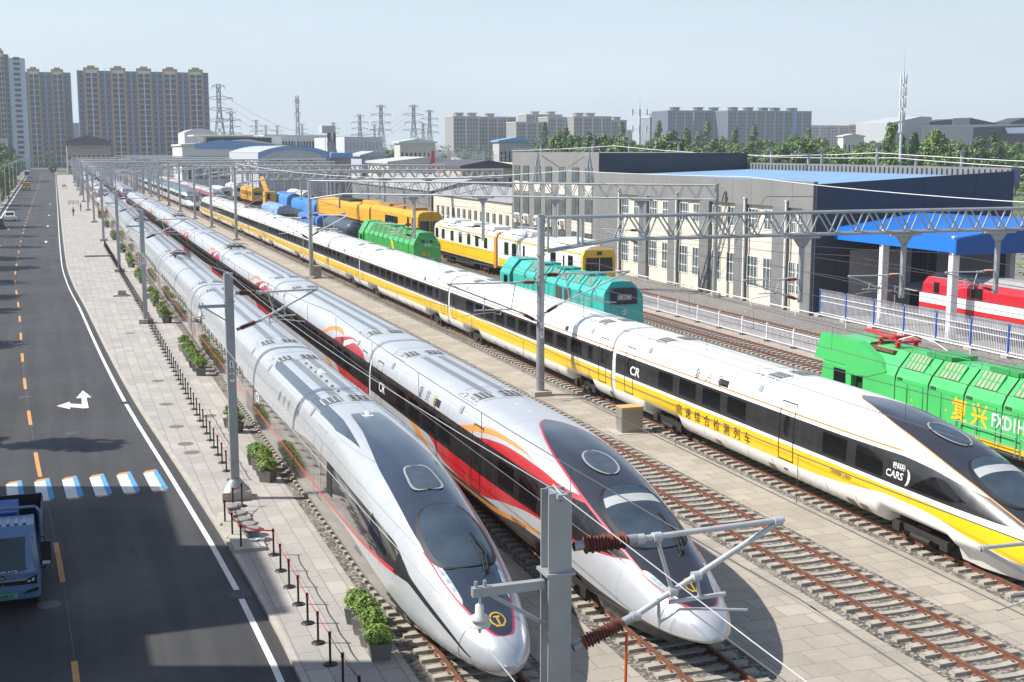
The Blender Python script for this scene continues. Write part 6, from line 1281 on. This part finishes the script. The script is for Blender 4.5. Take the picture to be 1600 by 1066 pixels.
block('beige apartment block, leftmost of the group', 708, 748, 183, 1300, 11, 8, m_b1, m_w2, 30, m_strip1, (.3, .8), BG); block('beige apartment block, second of the group', 748, 806, 184, 1330, 11, 12, m_b1, m_w2, 30, m_strip1, (.35,), BG); block('lower beige block standing before its taller grey neighbour', 806, 856, 192, 1250, 10, 11, m_b1, m_w2, 30, m_strip1, (), BG); block('grey beige block rising behind the lower one', 822, 878, 180, 1500, 12, 12, m_b1, m_w2, 30, m_strip1, (.3, .75), BG); block('beige block right of the middle of the group', 856, 896, 184, 1330, 11, 9, m_b1, m_w2, 30, m_strip1, (), BG); block('wide beige block near the lattice radio mast', 896, 955, 183, 1310, 11, 13, m_b1, m_w2, 30, m_strip1, (.2, .5), BG); block('beige stepped block left of the lattice radio mast', 954, 979, 189, 1350, 10, 5, m_b1, m_w2, 30, m_strip1, (.5,), BG)
block('grey block right of the lattice radio mast', 1015, 1042, 184, 1350, 11, 6, m_strip2, m_w2, 30, m_bal, (.4,), BG); block('slate block left of the slate pair', 1043, 1083, 174, 1300, 13, 9, m_b2, m_w2, 40, m_strip2, (.4,), BG); block('slate block, middle one', 1084, 1132, 174, 1320, 13, 11, m_b2, m_w2, 40, m_strip2, (.25, .75), BG); block('widest slate block beside the blue crane mast', 1137, 1268, 174, 1290, 13, 28, m_b2, m_w2, 40, m_strip2, (.1, .28, .46, .6, .8), BG)
for k, (a, c, yt) in enumerate(((1266, 1296, 197), (1295, 1326, 197), (1327, 1349, 196), (1348, 1384, 198))):
    t = block('pink apartment block with ' + ('red roof, ' if k > 1 else 'grey roof, ') + ORD[k] + ' from the left', a, c, yt, 1700, 10, 7, m_b3, m_w2, 40, M('pink_strip', (.60, .47, .38), .8), (), 'pink apartment blocks')
block('far hazy block between the apartment groups', 980, 988, 203, 2400, 8, 3, m_b2, m_w2, 20); block('far hazy block behind the left towers', 113, 124, 192, 1700, 12, 3, m_tgrey, m_w2, 20)
b = MB(); p = at(1244, 170, 1280); b.cyl((p.x, 1280, 0), (p.x, 1280, p.z), 1.4, n=6); tag(b.build('crane_mast', m_blue), 'slim blue crane mast in front of the widest slate block', 'crane mast')
# sheds left of centre
m_hallw = M('hall_white', (.66, .66, .64), .7); m_halg = M('hall_grey', (.46, .47, .50), .7); m_hbl = M('hall_blue', (.17, .33, .58), .6)
m_archroof = M('arch_roof_pale', (.42, .44, .46), .6)
def arch(lab, x0, x1, ytop, yeave, Y, depth, wall, trim, name='arched_hall', windows=True):
    a, c = at(x0, yeave, Y), at(x1, yeave, Y); top = at((x0 + x1) / 2, ytop, Y).z; Wd = c.x - a.x; ze = a.z; t = thing(name, lab, 'building', (a.x, Y, 0)); n = 16
    arc = [(Wd * i / n, ze + (top - ze) * (1 - (2 * i / n - 1) ** 2)) for i in range(n + 1)]
    b = MB(); b.prism([(0, -.2)] + arc + [(Wd, -.2)], .05, depth); b.build('wall', wall, t)
    k = max(.6, Wd * .045); inn = [(k + (Wd - 2 * k) * i / n, ze - k + (top - ze) * (1 - (2 * i / n - 1) ** 2)) for i in range(n + 1)]; b = MB()
    b.rows([[(x, -.3, z), (u, -.3, v)] for (x, z), (u, v) in zip([(0, 0)] + arc + [(Wd, 0)], [(k, 0)] + inn + [(Wd - k, 0)])], 0, False); b.rows([[(x, -.3, z), (x, depth + .3, z)] for x, z in [(x, z + .08) for x, z in arc]], 1, False); b.build('roof', [trim, m_archroof], t)
    if windows: win_grid(t, [(Wd * (.15 + .055 * i + (.18 if i > 3 else 0)), Wd * (.15 + .055 * i + .045 + (.18 if i > 3 else 0)), ze * .72, ze * .84) for i in range(9)], m_wfar, dy=.02)
    if windows: b = MB(); b.box(Wd * .2, Wd * .45, -.02, .04, 0, ze * .5); b.build('door', M('hall_door', (.40, .41, .42), .6), t)
    return t
arch('grey arched hall with blue curved gable in the middle of the yard', 403, 515, 228, 239, 345, 60, m_halg, m_hbl)
t = thing('lean_to', 'blue roofed lean-to right of the arched hall', 'building', tuple(at(516, 260, 350)), None); t.location.z = 0; zt_ = at(516, 239, 350).z; xr = at(568, 248, 335).x - at(516, 239, 350).x; b = MB(); b.box(.3, xr, 0, 40, 0, zt_ - 1.4); b.build('wall', M('lean_to_wall', (.33, .31, .28), .8), t); b = MB(); b.box(.2, xr + .4, -.4, 41, zt_ - 1.39, zt_); b.build('fascia', m_hbl, t)
t = thing('factory', 'long white factory with clerestory and blue gable', 'building', (0, 470, 0)); a, c, d_ = at(284, 222, 470), at(420, 222, 470), at(465, 212, 470)
b = MB(); b.box(a.x, c.x + 12, 0, 40, 0, a.z - 1.5); b.build('wall', m_hallw, t); b = MB(); b.prism([(a.x - .5, a.z - 1.4), (c.x + 13, a.z - 3), (c.x + 13, a.z - 2.4), (a.x + 24, a.z + 1.0), (a.x - .5, a.z - .8)], -.5, 40); b.build('roof', M('factory_roof', (.60, .58, .52), .7), t)
e0, e1 = at(290, 212, 470), at(465, 212, 470); b = MB(); b.box(e0.x + 8, e1.x - 3, 18, 34, a.z - 2, e0.z); b.build('clerestory', m_hallw, t); b = MB(); b.box(e0.x + 4, e1.x - 14, 14, 36, e0.z, e0.z + .5); b.build('clerestory_roof', M('factory_roof', (.60, .58, .52), .7), t)
b = MB(); b.prism([(a.x + 4.5, a.z - 2.2), (a.x + 33, a.z - 2.8), (a.x + 33, a.z - .9), (a.x + 14, a.z + .9), (a.x + 4.5, a.z - .6)], -.62, -.52); b.build('blue_gable', m_hbl, t)
for k in range(22): b = MB(); x = a.x + 1.5 + k * (c.x - a.x) / 22; b.box(x, x + 1.2, -.06, 0, 2.5, 7.0); b.build('window', m_wfar, t)
for k in range(16): b = MB(); x = e0.x + 9 + k * (e1.x - e0.x - 16) / 16; b.box(x, x + 1.8, 17.9, 18, a.z - .6, e0.z - .5); b.build('window', m_wfar, t)
arch('white vaulted roof house above the long factory', 288, 337, 201, 208, 560, 30, m_hallw, m_hallw, 'roof_house', False)
block('low white works with dark windows behind the factory', 412, 514, 211, 600, 3, 22, m_hallw, m_wfar, 30, None, (), None, 'works_building', .6); block('white hall with pale roof right of the conveyor tower', 538, 598, 214, 480, 4, 10, M('hall_pale', (.54, .56, .60), .7), M('hall_pale_win', (.36, .38, .42), .5), 60, None, (), None, 'white_hall', .3)
b = MB(); a, c = at(515, 206, 470), at(545, 240, 440); b2 = thing('conveyor_tower', 'dark sloping conveyor frame beside the white hall', 'conveyor', (0, 0, 0))
for dy in (0, 3.5):
    b.bar((a.x, 470 + dy, a.z), (c.x, 450 + dy, 4), .7); b.bar((a.x, 470 + dy, a.z - 4), (c.x - 4, 450 + dy, 2), .7)
    for k in range(8): u = k / 8; b.bar((a.x + (c.x - a.x) * u, 470 + dy - 20 * u, a.z - (a.z - 4) * u), (a.x + (c.x - a.x) * (u + .1), 470 + dy - 20 * u, a.z - 4 - (a.z - 6) * u), .4)
for x in (a.x, a.x + 2): b.bar((x, 471, 0), (x, 471, a.z), .8)
b.build('frame', M('conveyor_dark', (.06, .075, .10), .6), b2); b = MB(); b.box(a.x - 3, a.x + 2, 469, 475, a.z - .5, a.z + 2.2); b.build('head_house', m_halg, b2)
block('dark roofed station hall at the end of the road', 104, 172, 227, 720, 1, 9, M('station_beige', (.42, .38, .32), .8), m_wfar, 40, None, (), None, 'station_hall', .4); a, c = at(102, 227, 715), at(174, 227, 715); zt_ = at(138, 211, 715).z
b = MB(); b.prism([(a.x, a.z), (c.x, a.z), (c.x, a.z + 2.2), ((a.x + c.x) / 2, zt_), (a.x, a.z + 2.2)], 712, 765); tag(b.build('hall_roof', M('hall_slate_roof', (.045, .055, .075), .7)), 'slate roof of the station hall at the end of the road', 'roof')
block('low beige house by the left trees', -20, 9, 216, 560, 4, 5, M('house_beige', (.50, .46, .40), .8), m_wfar, 20, None, (), None, 'house', .4)
for k, (lab, x0, x1, yt, Y, col, fl, cl) in enumerate((('long low house with pale green roof', 625, 680, 224, 420, (.52, .50, .45), 2, 8), ('blue roofed low shed before the beige apartments', 780, 832, 222, 420, (.45, .45, .43), 2, 8), ('low beige hall with flat dark roof behind the annex', 722, 803, 263, 245, (.44, .39, .29), 2, 7), ('white low shed left of the flat roofed hall', 608, 725, 256, 300, (.62, .58, .48), 2, 14), ('small white villa beyond the shrubs', 1318, 1350, 214, 560, (.62, .60, .56), 2, 5), ('low grey blue house right of the lean-to', 565, 604, 245, 370, (.45, .50, .56), 2, 5), ('pale low house behind the dark trees', 958, 978, 219, 640, (.62, .60, .56), 2, 4))):
    t = block(lab, x0, x1, yt, Y, fl, cl, M('shed_wall', col, .8), m_wfar, (8, 7, 22, 22, 5, 16, 8)[k], None, (), None, 'low_building', .35); a, c = at(x0, yt, Y), at(x1, yt, Y); b = MB(); b.prism([(-.6, a.z), (c.x - a.x + .6, a.z), (c.x - a.x + .6, a.z + .5), ((c.x - a.x) / 2, a.z + 1.6), (-.6, a.z + .5)], -.6, (8.6, 7.6, 22.6, 22.6, 5.6, 16.6, 8.6)[k]); b.build('roof', M('shed_roof_far', ((.5, .6, .56), (.20, .38, .62), (.09, .09, .10), (.5, .5, .48), (.6, .58, .55), (.4, .45, .52), (.6, .6, .58))[k], .7), t)
p = at(672, 272, 300); b = MB(); b.box(0, .9, 0, .25, 4, at(672, 236, 300).z); b.box(.35, .55, .05, .2, 0, 4); sg = thing('red_sign', 'narrow red vertical sign among the distant sheds', 'sign', (p.x, 299, 0)); b.build('board', M('sign_red', (.6, .08, .08), .6), sg)
# viaduct sweeping away behind the sheds
vp = [at(800, 256, 300), at(762, 251, 340), at(725, 249, 385), at(702, 244, 420), at(694, 237, 480), at(700, 231, 560), at(718, 227, 680)]; b = MB(); rows = []
for i, p in enumerate(vp):
    n_ = (vp[min(i + 1, len(vp) - 1)] - vp[max(0, i - 1)]); n_.z = 0; n_.normalize(); s_ = Vector((-n_.y, n_.x, 0)) * 5; z = 8.4; f = [p + s_, p + s_, p + s_ * .92, p - s_ * .92, p - s_, p - s_]; zz = (z - 1, z + 1.2, z, z, z + 1.2, z - 1); rows.append([(q.x, q.y, h) for q, h in zip(f, zz)])
b.rows(rows, 0, False, True); vd = thing('viaduct', 'pale concrete viaduct curving away between the sheds', 'viaduct', (0, 0, 0)); b.build('deck', m_conc, vd)
for p in vp: b = MB(); b.box(p.x - 1, p.x + 1, p.y - 1, p.y + 1, -.2, 7.5); b.build('pier', m_conc, vd)
for i in range(26):
    q = vp[min(6, int(i / 26 * 7))]; x = q.x + random.uniform(-14, 26); dup(pole0, (x, q.y + random.uniform(-25, 25), 3.5), rz=random.choice([0, 3.14]))
# museum and white wedge
a = at(1440, 196, 640); e = at(1546, 196, 560); f_ = at(1640, 196, 640); mz = lambda y, Y: at(1500, y, Y).z
ms = thing('museum', 'dark angular museum building with slanted roofs', 'building', (0, 0, 0)); m_mus = M('museum_slate', (.06, .07, .095), .7); b = MB()
P1, P2, P3, P4 = (a.x, 640), (at(1521, 200, 560).x, 560), (at(1660, 196, 640).x, 640), (at(1560, 196, 760).x, 760); z1, z2, z3 = mz(196, 640), mz(199, 560), mz(192, 640)
b.add([(*P1, 0), (*P2, 0), (*P3, 0), (*P4, 0), (*P1, z1), (*P2, z2), (*P3, z3), (*P4, z1 + 2)], [(0, 1, 5, 4), (1, 2, 6, 5), (2, 3, 7, 6), (3, 0, 4, 7), (4, 5, 6, 7)]); b.build('wall', m_mus, ms)
for x0, x1, y0, y1, y2, Y in ((1452, 1488, 191, 186, 196, 650), (1515, 1558, 184, 193, 196, 650), (1580, 1602, 191, 184, 194, 650)):
    p, q = at(x0, y2, Y), at(x1, y2, Y); b = MB(); b.prism([(p.x, p.z - 2), (q.x, q.z - 2), (q.x, at(x1, y1, Y).z), (p.x, at(x0, y0, Y).z)], Y, Y + 16); b.build('roof_wedge', M('museum_wedge', (.05, .06, .085), .7), ms)
p, q = at(1558, 200, 590), at(1570, 200, 590); b = MB(); b.box(p.x, q.x, 560, 596, at(1558, 209, 590).z, at(1558, 200, 590).z); b.build('window', M('museum_window', (.20, .25, .32), .3), ms)
wd = MB(); p, q = at(1392, 212, 720), at(1455, 212, 720); wd.prism([(p.x, 0), (q.x, 0), (at(1456, 183, 720).x, at(1456, 183, 720).z), (at(1440, 182, 720).x, at(1440, 182, 720).z), (p.x, at(1386, 192, 720).z)], 720, 760); tag(wd.build('white_wedge_hall', M('wedge_grey', (.42, .44, .46), .7)), 'white slanted hall left of the dark museum', 'building')
# pylons, radio masts
def lattice(name, lab, cat, px, ytop, ybase, Y, w0, w1, arms, rad, grp, mat):
    top = at(px, ytop, Y); Hh = top.z; t = thing(name, lab, cat, (top.x, Y, 0), grp); b = MB(); n = 9
    W_ = lambda u: w0 + (w1 - w0) * min(1, u / .72) if arms else w0 + (w1 - w0) * u
    for k in range(n):
        u0, u1 = k / n, (k + 1) / n; a, c = W_(u0) / 2, W_(u1) / 2
        for sx, sy in ((1, 1), (1, -1), (-1, -1), (-1, 1)): b.bar((sx * a, sy * a, u0 * Hh), (sx * c, sy * c, u1 * Hh), rad)
        for sy in (1, -1): b.bar((-a, sy * a, u0 * Hh), (c, sy * c, u1 * Hh), rad * .6); b.bar((a, sy * a, u0 * Hh), (-c, sy * c, u1 * Hh), rad * .6); b.bar((-c, sy * c, u1 * Hh), (c, sy * c, u1 * Hh), rad * .6)
    b.build('tower', mat, t)
    for u, l in arms: b = MB(); z = u * Hh; [(b.bar((0, 0, z + .9), (s * l, 0, z), rad * .8), b.bar((0, 0, z - .9), (s * l, 0, z), rad * .8), b.bar((s * l, 0, z), (s * l, 0, z - 2.0), rad * .5)) for s in (-1, 1)]; b.build('cross_arm', mat, t)
    return t
m_pyl = M('pylon_grey', (.30, .33, .36), .6); AR = ((.99, 3), (.86, 6.5), (.74, 6), (.62, 7))
pys = [(341, 133, 620, 1.0), (361, 175, 900, .8), (595, 165, 800, .9), (562, 180, 950, .8), (646, 165, 800, 1.0), (671, 173, 900, .8), (400, 188, 1300, .8), (415, 196, 1500, .8), (433, 197, 1500, .8), (521, 192, 1300, .8), (585, 195, 1400, .8), (661, 193, 1300, .8), (472, 194, 1500, .8)]
for i, (px, yt, Y, k) in enumerate(pys): lattice('pylon', 'grey lattice power pylon, ' + ('tallest, right of the ochre bay tower' if i == 0 else ORD[i] + ' in order of size'), 'pylon', px, yt, 232, Y, 9 * k, 1.6, AR, .34 if Y < 850 else .36, 'power pylons', m_pyl)
for k in range(3): wire_thing('power_line', 'thin power line hanging from the tallest pylon, ' + ('top', 'middle', 'lowest')[k], [tuple(at(344, 146 + 12 * k, 620)), tuple(at(640, 172 + 9 * k, 800))], .9, .075, m_pyl, 'power lines')
lattice('radio_mast', 'slim lattice radio mast left of the white hall', 'radio mast', 464, 150, 232, 520, 2.6, 1.0, ((.94, 1.2), (.8, 1.2)), .2, None, m_pyl)
def antenna_mast(lab, px, ytop, Y, rad, rings, base=0):
    top = at(px, ytop, Y); t = thing('radio_mast', lab, 'radio mast', (top.x, Y, 0)); b = MB(); b.cyl((0, 0, 0), (0, 0, top.z * .86), rad, rad * .5, 10); b.cyl((0, 0, top.z * .86), (0, 0, top.z), rad * .2, rad * .1, 6); b.build('pole', M('mast_white', (.55, .58, .62), .5), t)
    for u, l in rings:
        b = MB(); z = top.z * u
        for k in range(6): a = k * math.pi / 3; x, y = l * math.cos(a), l * math.sin(a); b.bar((0, 0, z), (x, y, z), .12); b.box(x - .16, x + .16, y - .16, y + .16, z - 1.0, z + 1.6)
        b.build('antenna_ring', m_bal, t)
antenna_mast('tall slim white radio mast at the right with stacked antennas', 1414, 80, 300, .48, ((.80, .8), (.72, .8), (.64, .8), (.55, .7), (.47, .6))); antenna_mast('white radio mast with two antenna rings between the apartment groups', 1000, 153, 480, .85, ((.82, 3.4), (.62, 3.2)))
# unseen building left of the view, its wings shaped to shade the near lane
ob = thing('roadside_building', 'tall plain unseen building left of the near road, shaped to shade the lane', 'building', (0, 0, 0)); m_ob = M('roadside_render', (.45, .43, .40), .8)
for x0, y0, y1, z in ((-34, 49.2, 57.4, 17.4), (-34, 42.0, 49.2, 20.2), (-34, 38.3, 42.0, 15.6), (-34, 12, 38.3, 23.0)): b = MB(); b.box(x0, -12.6, y0 + .003, y1, -.1, z); b.build('wing', m_ob, ob)
for k in range(14):
    for z in (3, 7, 11): b = MB(); b.box(-12.6, -12.55, 14 + k * 3, 15.6 + k * 3, z, z + 1.8); b.build('window', m_glassg, ob)
# ---------------------------------------------------------------- haze
b = MB(); b.box(-400, 1900, -80, 2600, -1.2, 95); hz = b.build('haze', []); hz['kind'] = 'stuff'
hm = bpy.data.materials.new('haze'); hm.use_nodes = True; hn = hm.node_tree; hn.nodes.remove(hn.nodes['Principled BSDF']); v = hn.nodes.new('ShaderNodeVolumePrincipled'); v.inputs['Color'].default_value = (.86, .93, 1, 1); v.inputs['Density'].default_value = .0002; v.inputs['Anisotropy'].default_value = .25
hn.links.new(v.outputs[0], hn.nodes['Material Output'].inputs['Volume']); hz.data.materials.append(hm)
#@@END
